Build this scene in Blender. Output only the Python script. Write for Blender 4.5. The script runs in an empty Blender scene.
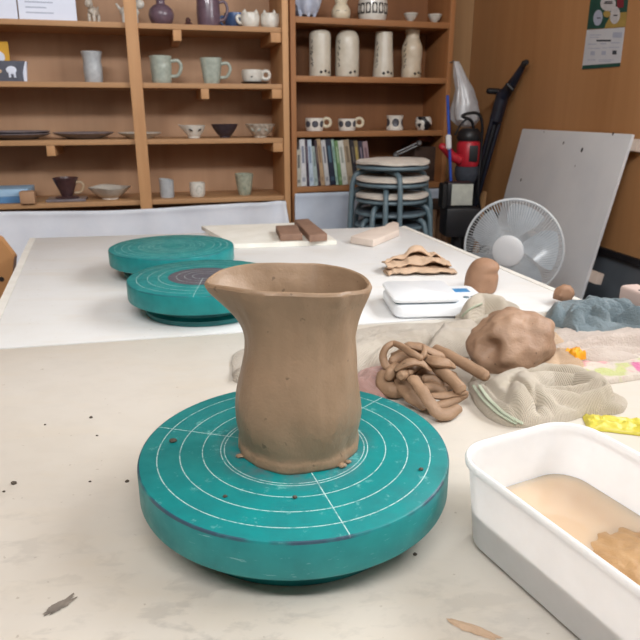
import bpy, bmesh, math, random
from mathutils import Vector, Matrix, noise
from mathutils.bvhtree import BVHTree
random.seed(7)
PI = math.pi
R = math.radians
COL = bpy.context.scene.collection

# ------------------------------------------------------------------ camera geometry
T = 0.70                                   # table top height
CAM = Vector((0, 0, T + 0.305))
PITCH = R(18)
cp, sp = math.cos(PITCH), math.sin(PITCH)
FWD = Vector((0, cp, -sp))

def ray(u, v):
    x = (u - 320) / 640; up = (320 - v) / 640
    return Vector((x, cp + up * sp, -sp + up * cp))
def onz(u, v, z=T):
    d = ray(u, v); return CAM + d * ((z - CAM.z) / d.z)
def onplane(u, v, p0, n):
    d = ray(u, v); return CAM + d * ((p0 - CAM).dot(n) / d.dot(n))
def aty(u, v, y):
    d = ray(u, v); return CAM + d * (y / d.y)
def mpp(p):
    return (Vector(p) - CAM).dot(FWD) / 640

# ------------------------------------------------------------------ materials
def lin(c):
    return tuple(((x / 255) / 12.92 if x / 255 <= .04045 else ((x / 255 + .055) / 1.055) ** 2.4) for x in c) + (1,)

class NT:
    def __init__(s, name):
        s.m = bpy.data.materials.new(name); s.m.use_nodes = True
        s.t = s.m.node_tree; s.n = s.t.nodes; s.l = s.t.links
        s.b = s.n['Principled BSDF']; s.out = s.n['Material Output']
    def node(s, typ, **kw):
        nd = s.n.new(typ)
        for k, v in kw.items(): setattr(nd, k, v)
        return nd
    def link(s, a, b): s.l.new(a, b)
    def setin(s, sock, v):
        if isinstance(v, bpy.types.NodeSocket): s.l.new(v, sock)
        else: sock.default_value = v
    def math(s, op, a, b=0.0, c=None, clamp=False):
        nd = s.node('ShaderNodeMath', operation=op, use_clamp=clamp)
        s.setin(nd.inputs[0], a); s.setin(nd.inputs[1], b)
        if c is not None: s.setin(nd.inputs[2], c)
        return nd.outputs[0]
    def mix(s, f, a, b):
        nd = s.node('ShaderNodeMix', data_type='RGBA')
        s.setin(nd.inputs[0], f); s.setin(nd.inputs[6], a); s.setin(nd.inputs[7], b)
        return nd.outputs[2]
    def coord(s, scale=(1, 1, 1), rot=(0, 0, 0)):
        tc = s.node('ShaderNodeTexCoord'); mp = s.node('ShaderNodeMapping')
        mp.inputs['Scale'].default_value = scale; mp.inputs['Rotation'].default_value = rot
        s.link(tc.outputs['Object'], mp.inputs[0]); return mp.outputs[0]
    def noise(s, vec, scale, detail=4, rough=.55, dist=0):
        nd = s.node('ShaderNodeTexNoise'); s.link(vec, nd.inputs['Vector'])
        nd.inputs['Scale'].default_value = scale; nd.inputs['Detail'].default_value = detail
        nd.inputs['Roughness'].default_value = rough; nd.inputs['Distortion'].default_value = dist
        return nd.outputs['Fac']
    def ramp(s, f, p0, p1):
        nd = s.node('ShaderNodeMapRange'); s.setin(nd.inputs[0], f)
        nd.inputs[1].default_value = p0; nd.inputs[2].default_value = p1
        return nd.outputs[0]
    def bump(s, h, strength=.3, dist=.002):
        nd = s.node('ShaderNodeBump'); nd.inputs['Strength'].default_value = strength
        nd.inputs['Distance'].default_value = dist
        s.link(h, nd.inputs['Height']); s.link(nd.outputs[0], s.b.inputs['Normal'])
    def xyz(s, vec):
        nd = s.node('ShaderNodeSeparateXYZ'); s.link(vec, nd.inputs[0]); return nd.outputs

def pm(name, c1, c2=None, scale=30, rough=.6, bump=0, bscale=None, bdist=.002, stretch=(1, 1, 1), detail=4,
       metal=0, lo=.3, hi=.7, spec=.5, dist=0, coat=0):
    t = NT(name); b = t.b
    b.inputs['Roughness'].default_value = rough; b.inputs['Metallic'].default_value = metal
    b.inputs['Specular IOR Level'].default_value = spec
    b.inputs['Coat Weight'].default_value = coat
    c2 = c2 or tuple(x * .88 for x in c1)
    v = t.coord(stretch)
    n = t.noise(v, scale, detail, dist=dist)
    t.link(t.mix(t.ramp(n, lo, hi), lin(c1), lin(c2)), b.inputs['Base Color'])
    if bump:
        h = t.noise(v, bscale or scale * 3, 5); t.bump(h, bump, bdist)
    return t.m

def wood(name, c1, c2, axis='z', scale=14, rough=.55, knots=True, bump=.08):
    st = {'x': (.07, 1, 1), 'y': (1, .07, 1), 'z': (1, 1, .07)}[axis]
    t = NT(name); v = t.coord(st)
    n1 = t.noise(v, scale, 6, .6, .8); n2 = t.noise(v, scale * 7, 3, .5)
    f = t.math('ADD', t.math('MULTIPLY', t.ramp(n1, .3, .7), .75), t.math('MULTIPLY', n2, .3), clamp=True)
    c = t.mix(f, lin(c1), lin(c2))
    if knots:
        w = t.node('ShaderNodeTexVoronoi'); st2 = {'x': (.3, 1, 1), 'y': (1, .3, 1), 'z': (1, 1, .3)}[axis]
        t.link(t.coord(st2), w.inputs['Vector']); w.inputs['Scale'].default_value = 5
        k = t.ramp(w.outputs['Distance'], .06, .02)
        c = t.mix(t.math('MULTIPLY', k, .55), c, lin(tuple(x * .5 for x in c2)))
    t.link(c, t.b.inputs['Base Color']); t.b.inputs['Roughness'].default_value = rough
    t.b.inputs['Specular IOR Level'].default_value = .3
    t.bump(n2, bump, .001)
    return t.m

def fabric(name, c1, c2, weave=420, rough=.95, waffle=True, print_cols=None):
    t = NT(name); v = t.coord()
    n = t.noise(v, 22, 4); c = t.mix(t.ramp(n, .3, .7), lin(c1), lin(c2))
    if print_cols:
        for i, pc in enumerate(print_cols):
            nn = t.noise(t.coord((1, 1, 1), (i * .7, i * 1.3, i)), 26 + 4 * i, 2, .4)
            c = t.mix(t.ramp(nn, .57, .62), c, lin(pc))
    if waffle:
        xs = t.xyz(v)
        a = t.math('SINE', t.math('MULTIPLY', xs[0], weave * 2)); b2 = t.math('SINE', t.math('MULTIPLY', xs[1], weave * 2))
        h = t.math('MULTIPLY', a, b2)
        c = t.mix(t.math('MULTIPLY', t.ramp(h, -1, 0.2), -.22), c, lin(tuple(x * .8 for x in c1)))
        h = t.math('ADD', h, t.noise(v, 300, 2))
        t.bump(h, .55, .0014)
    else:
        h = t.math('ADD', t.noise(v, 380, 3), t.math('MULTIPLY', t.noise(v, 120, 3), .8)); t.bump(h, .8, .003)
    t.link(c, t.b.inputs['Base Color']); t.b.inputs['Roughness'].default_value = rough
    t.b.inputs['Specular IOR Level'].default_value = .1
    t.b.inputs['Sheen Weight'].default_value = .2
    return t.m

def clay(name, c1, c2, bump=.35, rough=.62, scale=14, bscale=50, spots=True):
    t = NT(name); v = t.coord()
    n = t.noise(v, scale, 5); c = t.mix(t.ramp(n, .3, .72), lin(c1), lin(c2))
    if spots:
        s2 = t.noise(v, 130, 2); c = t.mix(t.math('MULTIPLY', t.ramp(s2, .70, .74), .5), c, lin(tuple(x * .5 for x in c2)))
    t.link(c, t.b.inputs['Base Color']); t.b.inputs['Roughness'].default_value = rough
    t.b.inputs['Specular IOR Level'].default_value = .35
    h = t.math('ADD', t.noise(v, bscale, 4), t.math('MULTIPLY', t.noise(v, bscale * 7, 3), .25)); t.bump(h, bump, .004)
    return t.m

M = {}
M['shelf_wood'] = wood('shelf_wood', (196, 154, 112), (168, 126, 88), 'x')
M['post_wood'] = wood('post_wood', (206, 160, 114), (180, 134, 92), 'z')
M['panel_wood'] = wood('panel_wood', (190, 152, 120), (166, 128, 98), 'z', 6)
M['dark_shelf'] = wood('dark_shelf', (172, 122, 80), (142, 96, 60), 'x')
M['dark_post'] = wood('dark_post', (176, 122, 78), (140, 94, 58), 'z')
M['dark_panel'] = wood('dark_panel', (146, 100, 66), (120, 80, 52), 'z', 6)
M['wall_wood'] = wood('wall_wood', (194, 146, 100), (172, 124, 80), 'z', 5, .45)
M['trim_wood'] = wood('trim_wood', (186, 150, 108), (160, 122, 84), 'z', 8)
M['floor'] = wood('floor_wood', (140, 96, 60), (104, 70, 44), 'y', 6)
M['plaster'] = pm('ceiling_plaster', (176, 166, 152), scale=8, rough=.9)
M['grey_board'] = pm('grey_wainscot', (112, 120, 128), (98, 106, 114), 9, .6)
M['black_trim'] = pm('black_trim', (34, 34, 38), (24, 24, 28), 20, .5)
M['white_board'] = pm('white_board', (224, 227, 230), (212, 216, 221), 5, .6, .05, 60)
M['white_paint'] = pm('white_plastic', (232, 234, 236), (222, 225, 228), 12, .35)
M['grille'] = pm('fan_grille_white', (214, 220, 224), (204, 210, 214), 12, .4)
M['stool_metal'] = pm('stool_metal', (112, 134, 144), (96, 116, 126), 30, .4)
M['stool_seat'] = pm('stool_seat', (84, 98, 108), (68, 80, 90), 20, .6)
M['pad'] = fabric('pad_fabric', (226, 218, 206), (206, 198, 188), 260)
M['black'] = pm('black_plastic', (30, 31, 36), (20, 21, 24), 30, .45)
M['black_rubber'] = pm('black_rubber', (22, 22, 24), (14, 14, 16), 30, .7)
M['navy_metal'] = pm('dark_metal', (32, 36, 52), (22, 24, 34), 30, .35)
M['red'] = pm('red_plastic', (196, 40, 56), (170, 30, 46), 30, .4)
M['blue'] = pm('blue_pole', (44, 88, 190), (36, 70, 160), 30, .4)
M['lens'] = pm('lamp_lens', (196, 200, 190), (176, 180, 172), 40, .3)
M['steel'] = pm('steel', (170, 172, 174), (140, 142, 146), 40, .3, metal=.8)
M['rust'] = clay('rusty_iron', (136, 84, 66), (96, 56, 46), .4, .8)
M['dark_box'] = pm('dark_cardboard', (76, 56, 44), (60, 44, 36), 20, .8)
M['sheet'] = pm('sheet_cotton', (232, 236, 244), (222, 228, 238), 12, .85, .15, 90)
M['sheet_grey'] = pm('grey_sheet', (206, 216, 230), (194, 204, 220), 12, .85, .15, 90)
M['pitcher'] = clay('wet_clay', (150, 125, 101), (130, 107, 84), .26, .46, 18, 60)
M['lump'] = clay('lump_clay', (170, 140, 116), (144, 114, 92), .6, .5, 26, 70)
M['coil'] = clay('coil_clay', (160, 130, 104), (138, 110, 86), .35, .55, 40, 110)
M['dome'] = clay('dome_clay', (164, 128, 102), (146, 112, 88), .2, .6, 30, 60)
M['brick'] = clay('brick_clay', (146, 116, 98), (128, 100, 84), .25, .75, 30, 60)
M['rag'] = clay('dry_clay_rag', (206, 178, 152), (184, 156, 130), .4, .8, 30, 60, False)
M['slip'] = pm('slip_stain', (136, 126, 116), (112, 104, 96), 60, .7)
M['crumb'] = clay('crumb_clay', (92, 82, 72), (70, 62, 54), .3, .8)
M['bat'] = pm('plaster_bat', (236, 234, 226), (222, 219, 208), 16, .85, .2, 60)
M['pale_wood'] = wood('pale_wood', (226, 212, 200), (212, 196, 184), 'x', 10, .6, False)
M['pink_wood'] = wood('pink_wood', (216, 196, 188), (200, 178, 170), 'y', 12, .6, False)
M['scale'] = pm('scale_plastic', (240, 243, 246), (234, 238, 242), 10, .3)
M['scale_gap'] = pm('scale_gap', (112, 132, 140), (96, 116, 124), 10, .5)
M['blue_ink'] = pm('blue_ink', (70, 140, 190), (60, 124, 176), 50, .5)
M['towel'] = fabric('beige_waffle', (200, 190, 174), (180, 168, 150), 1500)
M['towel_back'] = fabric('taupe_waffle', (196, 187, 174), (174, 163, 148), 1300)
M['towel_long'] = fabric('oat_terry', (200, 188, 178), (182, 168, 158), waffle=False)
M['towel_grey'] = fabric('grey_terry', (128, 142, 148), (98, 112, 118), waffle=False)
M['floral'] = fabric('floral_cotton', (212, 202, 190), (200, 188, 176), waffle=False,
                     print_cols=[(206, 118, 156), (190, 194, 136), (214, 160, 160)])
M['hem'] = fabric('green_hem', (192, 200, 178), (176, 184, 160), 1400)
M['clay_cloth'] = fabric('clay_stained_cloth', (204, 176, 146), (184, 154, 124), 1500)
M['pink_cloth'] = fabric('pink_cloth', (188, 152, 144), (166, 128, 118), 1400)
M['yellow'] = pm('yellow_film', (212, 200, 84), (196, 182, 62), 60, .35, .5, 90)
M['orange'] = pm('orange_wrap', (240, 172, 28), (214, 140, 20), 90, .45, .5, 120)
M['paper'] = pm('white_paper', (226, 232, 246), (220, 226, 242), 8, .8)
M['ink'] = pm('grey_print', (176, 184, 202), (166, 174, 194), 60, .8)
M['dark_ink'] = pm('dark_print', (66, 72, 82), (54, 58, 68), 60, .8)
M['green_ink'] = pm('green_print', (28, 84, 72), (22, 66, 60), 40, .6)
M['ochre_ink'] = pm('ochre_print', (176, 150, 82), (160, 136, 70), 40, .6)
M['red_ink'] = pm('red_print', (136, 40, 56), (110, 30, 46), 40, .6)
M['notice'] = pm('notice_paper', (206, 210, 216), (198, 202, 210), 20, .7)
M['silver_foil'] = pm('worn_white_seal', (206, 206, 208), (186, 186, 190), 80, .6)
M['brush'] = pm('iron_brush_ink', (44, 36, 34), (30, 26, 26), 60, .6)
def glaze(n, c1, c2=None, sc=60, r=.3): return pm('glaze_' + n, c1, c2, sc, r, coat=.2)
G = dict(
    white=glaze('white', (222, 220, 212), (206, 202, 192)), cream=glaze('cream', (224, 214, 190), (206, 194, 168)),
    ash=glaze('ash', (178, 184, 176), (150, 156, 148)), celadon=glaze('celadon', (176, 184, 172), (150, 158, 148)),
    grey=glaze('grey', (186, 190, 192), (166, 170, 174)), purple=glaze('purple', (112, 92, 104), (92, 74, 86)),
    brown=glaze('brown', (84, 58, 58), (64, 44, 46)), blue=glaze('blue', (84, 112, 160), (62, 84, 126)),
    dark=glaze('dark', (64, 56, 66), (48, 42, 50)), speckle=glaze('speckle', (216, 208, 196), (140, 128, 112), 90),
    plate=glaze('plate', (132, 124, 128), (108, 100, 106)), pale=glaze('pale', (212, 206, 196), (192, 184, 172)),
    bluewhite=glaze('bluewhite', (206, 214, 230), (176, 186, 208), 50), tan=glaze('tan', (198, 176, 148), (176, 150, 120)),
    pattern=glaze('pattern', (222, 216, 206), (120, 110, 100), 140))

def dot_mat(name, n, zc, rad, r_dot, phase=0.0):
    t = NT(name); v = t.coord(); xs = t.xyz(v)
    a = t.math('ARCTAN2', xs[1], xs[0])
    a = t.math('ADD', t.math('MULTIPLY', a, n / (2 * PI)), phase + 10)
    a = t.math('SUBTRACT', t.math('FRACT', a), .5)
    a = t.math('MULTIPLY', a, 2 * PI * rad / n); b = t.math('SUBTRACT', xs[2], zc)
    d = t.math('SQRT', t.math('ADD', t.math('MULTIPLY', a, a), t.math('MULTIPLY', b, b)))
    f = t.math('LESS_THAN', d, r_dot); g = t.math('LESS_THAN', d, r_dot * .8)
    c = t.mix(f, lin((222, 218, 210)), lin((40, 36, 40))); c = t.mix(t.math('MULTIPLY', g, .6), c, lin((96, 100, 112)))
    t.link(c, t.b.inputs['Base Color']); t.b.inputs['Roughness'].default_value = .3
    return t.m

def cow_mat(name):
    t = NT(name); v = t.coord(); n = t.noise(v, 38, 1, .3)
    t.link(t.mix(t.ramp(n, .5, .53), lin((224, 220, 212)), lin((36, 34, 38))), t.b.inputs['Base Color'])
    t.b.inputs['Roughness'].default_value = .3; return t.m

def wheel_mat(name, rings, dark_r=0.0, dirt=0.0, cross=True, RR=.12):
    t = NT(name); v = t.coord(); xs = t.xyz(v)
    r = t.math('SQRT', t.math('ADD', t.math('MULTIPLY', xs[0], xs[0]), t.math('MULTIPLY', xs[1], xs[1])))
    n = t.noise(v, 40, 5); fine = t.noise(v, 260, 3)
    c = t.mix(t.ramp(n, .3, .7), lin((14, 134, 134)), lin((8, 118, 120)))
    if dark_r:
        c = t.mix(t.math('LESS_THAN', r, dark_r), c, lin((84, 84, 94)))
    wob = t.math('MULTIPLY', t.math('SUBTRACT', t.noise(v, 12, 2), .5), .0006)
    rr = t.math('ADD', r, wob); tot = None
    for q in rings:
        f = t.math('LESS_THAN', t.math('ABSOLUTE', t.math('SUBTRACT', rr, q)), .0004)
        tot = f if tot is None else t.math('MAXIMUM', tot, f)
    if cross:
        for ca in cross:                                     # radial score lines
            d = t.math('ABSOLUTE', t.math('ADD', t.math('MULTIPLY', xs[0], math.sin(ca)), t.math('MULTIPLY', xs[1], -math.cos(ca))))
            al = t.math('ADD', t.math('MULTIPLY', xs[0], math.cos(ca)), t.math('MULTIPLY', xs[1], math.sin(ca)))
            f = t.math('MULTIPLY', t.math('LESS_THAN', d, .0004), t.math('GREATER_THAN', al, .012)); tot = t.math('MAXIMUM', tot, f)
    top = t.math('GREATER_THAN', xs[2], .0535)
    wear = t.ramp(fine, .32, .5)
    tot = t.math('MULTIPLY', t.math('MULTIPLY', tot, top), t.math('ADD', .14, t.math('MULTIPLY', wear, .5)))
    c = t.mix(tot, c, lin((206, 226, 222)))
    if dirt:
        sm = t.noise(v, 55, 5, .7, .6)
        near = t.ramp(r, .066, .042); sm2 = t.math('MULTIPLY', t.ramp(sm, .42, .62), near)
        c = t.mix(t.math('MULTIPLY', sm2, .75), c, lin((92, 104, 108)))
        far = t.math('MULTIPLY', t.ramp(t.noise(v, 70, 4, .75), .60, .70), t.math('MULTIPLY', top, .4))
        c = t.mix(far, c, lin((140, 200, 196)))
        scr = t.noise(t.coord((1, 1, 6)), 90, 3); side = t.math('SUBTRACT', 1.0, top)
        c = t.mix(t.math('MULTIPLY', t.math('MULTIPLY', t.ramp(scr, .66, .74), side), .5), c, lin((150, 190, 190)))
    e1 = t.math('GREATER_THAN', r, RR - .0016); e2 = t.math('GREATER_THAN', xs[2], .0528)
    e = t.math('MULTIPLY', t.math('MULTIPLY', e1, e2), t.ramp(t.noise(v, 25, 3), .40, .52))
    c = t.mix(t.math('MULTIPLY', e, .85 if dirt else .35), c, lin((52, 60, 84)))
    t.link(c, t.b.inputs['Base Color']); t.b.inputs['Roughness'].default_value = .34
    t.link(t.ramp(n, -.3, 1.6), t.b.inputs['Roughness'])
    t.bump(fine, .05, .001)
    return t.m
M['teal'] = pm('teal_enamel', (22, 136, 132), (16, 118, 116), 40, .35)
M['teal_dark'] = pm('teal_enamel_base', (20, 118, 118), (12, 98, 100), 40, .4)

def table_mat(name, smears, ca, cb_):
    t = NT(name); v = t.coord(); st = t.coord((.5, 2.0, 1), (0, 0, R(-8)))
    n = t.noise(v, 5, 5, .6); g = t.noise(st, 16, 5, .6, .5)
    c = t.mix(t.ramp(n, .3, .72), lin(ca), lin(cb_))
    c = t.mix(t.math('MULTIPLY', t.ramp(g, .5, .8), .22), c, lin((206, 188, 160)))
    sp_ = t.noise(v, 150, 2, .5); c = t.mix(t.math('MULTIPLY', t.ramp(sp_, .72, .76), .5), c, lin((150, 136, 120)))
    if smears:
        sm = t.noise(t.coord((1, 2.0, 1), (0, 0, R(-35))), 34, 4, .6, .3)
        big = t.noise(v, 3.2, 3, .5)
        ys = t.xyz(v); wob = t.math('MULTIPLY', t.math('SUBTRACT', big, .5), .5)
        zone = t.ramp(t.math('ADD', t.math('ADD', ys[1], t.math('MULTIPLY', ys[0], .25)), wob), .10, -.12)
        f = t.math('MULTIPLY', t.ramp(sm, .50, .62), t.math('ADD', t.math('MULTIPLY', zone, .95), .05))
        c = t.mix(t.math('MULTIPLY', f, .8), c, lin((146, 141, 136)))
    t.link(c, t.b.inputs['Base Color']); t.b.inputs['Roughness'].default_value = .5
    t.b.inputs['Specular IOR Level'].default_value = .3
    t.bump(g, .05, .001)
    return t.m
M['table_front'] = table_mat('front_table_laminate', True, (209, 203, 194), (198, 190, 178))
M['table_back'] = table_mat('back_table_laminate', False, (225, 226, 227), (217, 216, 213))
M['edge'] = pm('table_edge_white', (238, 236, 230), (226, 222, 214), 20, .5)

def tub_mat():
    t = NT('milky_plastic'); b = t.b
    b.inputs['Base Color'].default_value = lin((246, 248, 252)); b.inputs['Roughness'].default_value = .28
    b.inputs['Subsurface Weight'].default_value = 1.0; b.inputs['Subsurface Radius'].default_value = (1, 1, 1); b.inputs['Subsurface Scale'].default_value = .006
    tp = t.node('ShaderNodeBsdfTransparent'); m2 = t.node('ShaderNodeMixShader')
    t.setin(m2.inputs[0], t.math('ADD', .10, t.math('MULTIPLY', t.noise(t.coord(), 40, 3), .12)))
    t.link(b.outputs[0], m2.inputs[1]); t.link(tp.outputs[0], m2.inputs[2]); t.link(m2.outputs[0], t.out.inputs[0]); return t.m
M['tub'] = tub_mat()

def film_mat(name, col, transp=.35, rough=.3):
    t = NT(name); t.n.remove(t.b)
    d = t.node('ShaderNodeBsdfDiffuse'); d.inputs[0].default_value = lin(col)
    tr = t.node('ShaderNodeBsdfTranslucent'); tr.inputs[0].default_value = lin(col)
    tp = t.node('ShaderNodeBsdfTransparent')
    g = t.node('ShaderNodeBsdfGlossy'); g.inputs['Roughness'].default_value = rough
    m1 = t.node('ShaderNodeMixShader'); m1.inputs[0].default_value = .4; t.link(d.outputs[0], m1.inputs[1]); t.link(tr.outputs[0], m1.inputs[2])
    m2 = t.node('ShaderNodeMixShader'); t.setin(m2.inputs[0], t.math('MULTIPLY', t.ramp(t.noise(t.coord(), 18, 3), .3, .7), transp * 2 * .5 + .1))
    t.link(m1.outputs[0], m2.inputs[1]); t.link(tp.outputs[0], m2.inputs[2])
    m3 = t.node('ShaderNodeMixShader'); m3.inputs[0].default_value = .07; t.link(m2.outputs[0], m3.inputs[1]); t.link(g.outputs[0], m3.inputs[2])
    t.link(m3.outputs[0], t.out.inputs[0]); return t.m
M['bag'] = film_mat('bag_film', (222, 224, 228), .2)
M['blade'] = film_mat('blade_plastic', (214, 224, 232), .25, .2)

def water_mat():
    t = NT('murky_water'); v = t.coord(); n = t.noise(v, 9, 3)
    t.link(t.mix(t.ramp(n, .3, .7), lin((212, 188, 162)), lin((198, 172, 144))), t.b.inputs['Base Color'])
    t.b.inputs['Roughness'].default_value = .06; t.b.inputs['Specular IOR Level'].default_value = .6
    t.b.inputs['Subsurface Weight'].default_value = 1.0; t.b.inputs['Subsurface Radius'].default_value = (1, .9, .8); t.b.inputs['Subsurface Scale'].default_value = .03
    t.bump(t.noise(v, 30, 2), .02, .002); return t.m
M['water'] = water_mat()
M['silt'] = clay('silt', (186, 150, 108), (156, 120, 80), .35, .5, 60, 90)

# ------------------------------------------------------------------ mesh helpers
def obj(name, bm, mat, parent=None, smooth=True, mats=None):
    me = bpy.data.meshes.new(name); bm.normal_update(); bm.to_mesh(me); bm.free()
    if mat: me.materials.append(M.get(mat, None) if isinstance(mat, str) else mat)
    for m in (mats or []): me.materials.append(M[m] if isinstance(m, str) else m)
    o = bpy.data.objects.new(name, me); COL.objects.link(o)
    if smooth:
        for p in me.polygons: p.use_smooth = True
        try: me.set_sharp_from_angle(angle=R(38))
        except Exception: pass
    if parent: o.parent = parent
    return o
def tag(o, label, cat, group=None, kind=None):
    o['label'] = label; o['category'] = cat
    if group: o['group'] = group
    if kind: o['kind'] = kind
    return o
def empty(name, loc, rz=0, label=None, cat=None, group=None):
    o = bpy.data.objects.new(name, None); COL.objects.link(o); o.empty_display_size = .05
    o.location = loc; o.rotation_euler = (0, 0, rz)
    if label: tag(o, label, cat, group)
    return o
def struct(o):
    o['kind'] = 'structure'; return o
def copy_tree(o, parent=None):
    c = o.copy(); COL.objects.link(c); c.parent = parent
    for ch in list(o.children): copy_tree(ch, c)
    return c

def box(bm, x0, x1, y0, y1, z0, z1, bev=0, mat=0, mtx=None, seg=2):
    vs = [bm.verts.new((x, y, z)) for x in (x0, x1) for y in (y0, y1) for z in (z0, z1)]
    idx = [(0, 1, 3, 2), (4, 6, 7, 5), (0, 4, 5, 1), (2, 3, 7, 6), (0, 2, 6, 4), (1, 5, 7, 3)]
    fs = [bm.faces.new([vs[i] for i in f]) for f in idx]
    for f in fs: f.material_index = mat
    geo = vs
    if bev:
        es = list({e for f in fs for e in f.edges})
        r = bmesh.ops.bevel(bm, geom=es, offset=bev, segments=seg, profile=.6, affect='EDGES')
        geo = list({v for f in r['faces'] for v in f.verts} | {v for v in vs if v.is_valid})
        for f in r['faces']: f.material_index = mat
    if mtx is not None: bmesh.ops.transform(bm, matrix=mtx, verts=geo)
    return geo
def boxo(name, x0, x1, y0, y1, z0, z1, mat, parent=None, bev=.002, mtx=None):
    bm = bmesh.new(); box(bm, x0, x1, y0, y1, z0, z1, bev, 0, mtx); return obj(name, bm, mat, parent)

def lathe(bm, prof, seg=40, fn=None, cap0=True, cap1=True, mat=0, mtx=None):
    rings = []
    for k, (r, z) in enumerate(prof):
        ring = []
        for i in range(seg):
            a = 2 * PI * i / seg; p = Vector((r * math.cos(a), r * math.sin(a), z))
            if fn: p = fn(p, a, k)
            if mtx is not None: p = mtx @ p
            ring.append(bm.verts.new(p))
        rings.append(ring)
    for a, b in zip(rings, rings[1:]):
        for i in range(seg):
            f = bm.faces.new((a[i], a[(i + 1) % seg], b[(i + 1) % seg], b[i])); f.material_index = mat
    if cap0: bm.faces.new(list(reversed(rings[0]))).material_index = mat
    if cap1: bm.faces.new(rings[-1]).material_index = mat
    return rings

def catmull(pts, n=6):
    P = [Vector(p) for p in pts]
    if len(P) < 3:
        return [P[0].lerp(P[-1], i / n) for i in range(n + 1)]
    Q = [2 * P[0] - P[1]] + P + [2 * P[-1] - P[-2]]
    out = []
    for i in range(1, len(Q) - 2):
        for k in range(n):
            t = k / n; a, b, c, d = Q[i - 1], Q[i], Q[i + 1], Q[i + 2]
            out.append(.5 * ((2 * b) + (c - a) * t + (2 * a - 5 * b + 4 * c - d) * t * t + (3 * b - a - 3 * c + d) * t ** 3))
    out.append(P[-1]); return out

def tube(bm, pts, rad, seg=10, n=6, smooth=True, round_ends=True, flat=1.0, mat=0, up=None):
    """sweep along a curve; rad = number or list"""
    C = catmull(pts, n) if smooth else [Vector(p) for p in pts]
    m = len(C)
    def rr(i):
        if isinstance(rad, (int, float)): return rad
        x = i / (m - 1) * (len(rad) - 1); k = min(int(x), len(rad) - 2); return rad[k] + (rad[k + 1] - rad[k]) * (x - k)
    tan = [(C[min(i + 1, m - 1)] - C[max(i - 1, 0)]).normalized() for i in range(m)]
    u = Vector(up) if up else (Vector((0, 0, 1)) if abs(tan[0].z) < .9 else Vector((1, 0, 0)))
    u = (u - tan[0] * u.dot(tan[0])).normalized(); rings = []
    S = []
    if round_ends:
        r0 = rr(0); S.append((C[0] - tan[0] * r0 * .55, r0 * .5, tan[0]))
    for i in range(m): S.append((C[i], rr(i), tan[i]))
    if round_ends:
        r1 = rr(m - 1); S.append((C[-1] + tan[-1] * r1 * .55, r1 * .5, tan[-1]))
    for c, r, t in S:
        u = (u - t * u.dot(t)).normalized(); w = t.cross(u)
        rings.append([bm.verts.new(c + (u * math.sin(2 * PI * k / seg) * flat + w * math.cos(2 * PI * k / seg)) * r) for k in range(seg)])
    for a, b in zip(rings, rings[1:]):
        for i in range(seg):
            bm.faces.new((a[i], b[i], b[(i + 1) % seg], a[(i + 1) % seg])).material_index = mat
    bm.faces.new(rings[0]).material_index = mat; bm.faces.new(list(reversed(rings[-1]))).material_index = mat
    return rings
def tubeo(name, pts, rad, mat, parent=None, **kw):
    bm = bmesh.new(); tube(bm, pts, rad, **kw); return obj(name, bm, mat, parent)

def rrect(w, l, r, n=6):
    out = []
    for cx, cy, a0 in ((w / 2 - r, l / 2 - r, 0), (-w / 2 + r, l / 2 - r, 90), (-w / 2 + r, -l / 2 + r, 180), (w / 2 - r, -l / 2 + r, 270)):
        for k in range(n + 1):
            a = R(a0 + 90 * k / n); out.append((cx + r * math.cos(a), cy + r * math.sin(a)))
    return out
def loft(bm, loops, cap0=True, cap1=True, mat=0):
    rings = [[bm.verts.new(p) for p in lp] for lp in loops]; n = len(rings[0])
    for a, b in zip(rings, rings[1:]):
        for i in range(n): bm.faces.new((a[i], a[(i + 1) % n], b[(i + 1) % n], b[i])).material_index = mat
    if cap0: bm.faces.new(list(reversed(rings[0]))).material_index = mat
    if cap1: bm.faces.new(rings[-1]).material_index = mat
    return rings
def prism(bm, poly, z0, z1, bev=0, mat=0):
    a = [bm.verts.new((p[0], p[1], z0)) for p in poly]; b = [bm.verts.new((p[0], p[1], z1)) for p in poly]; n = len(poly)
    fs = [bm.faces.new((a[i], a[(i + 1) % n], b[(i + 1) % n], b[i])) for i in range(n)]
    fs += [bm.faces.new(list(reversed(a))), bm.faces.new(b)]
    for f in fs: f.material_index = mat
    if bev:
        es = list({e for f in fs for e in f.edges}); bmesh.ops.bevel(bm, geom=es, offset=bev, segments=2, profile=.6, affect='EDGES')

def segdist(p, a, b):
    ab = b - a; L = ab.length_squared; t = 0 if L == 0 else max(0, min(1, (p - a).dot(ab) / L)); return (p - (a + ab * t)).length
def polydist(p, pl): return min(segdist(p, a, b) for a, b in zip(pl, pl[1:]))

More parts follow.
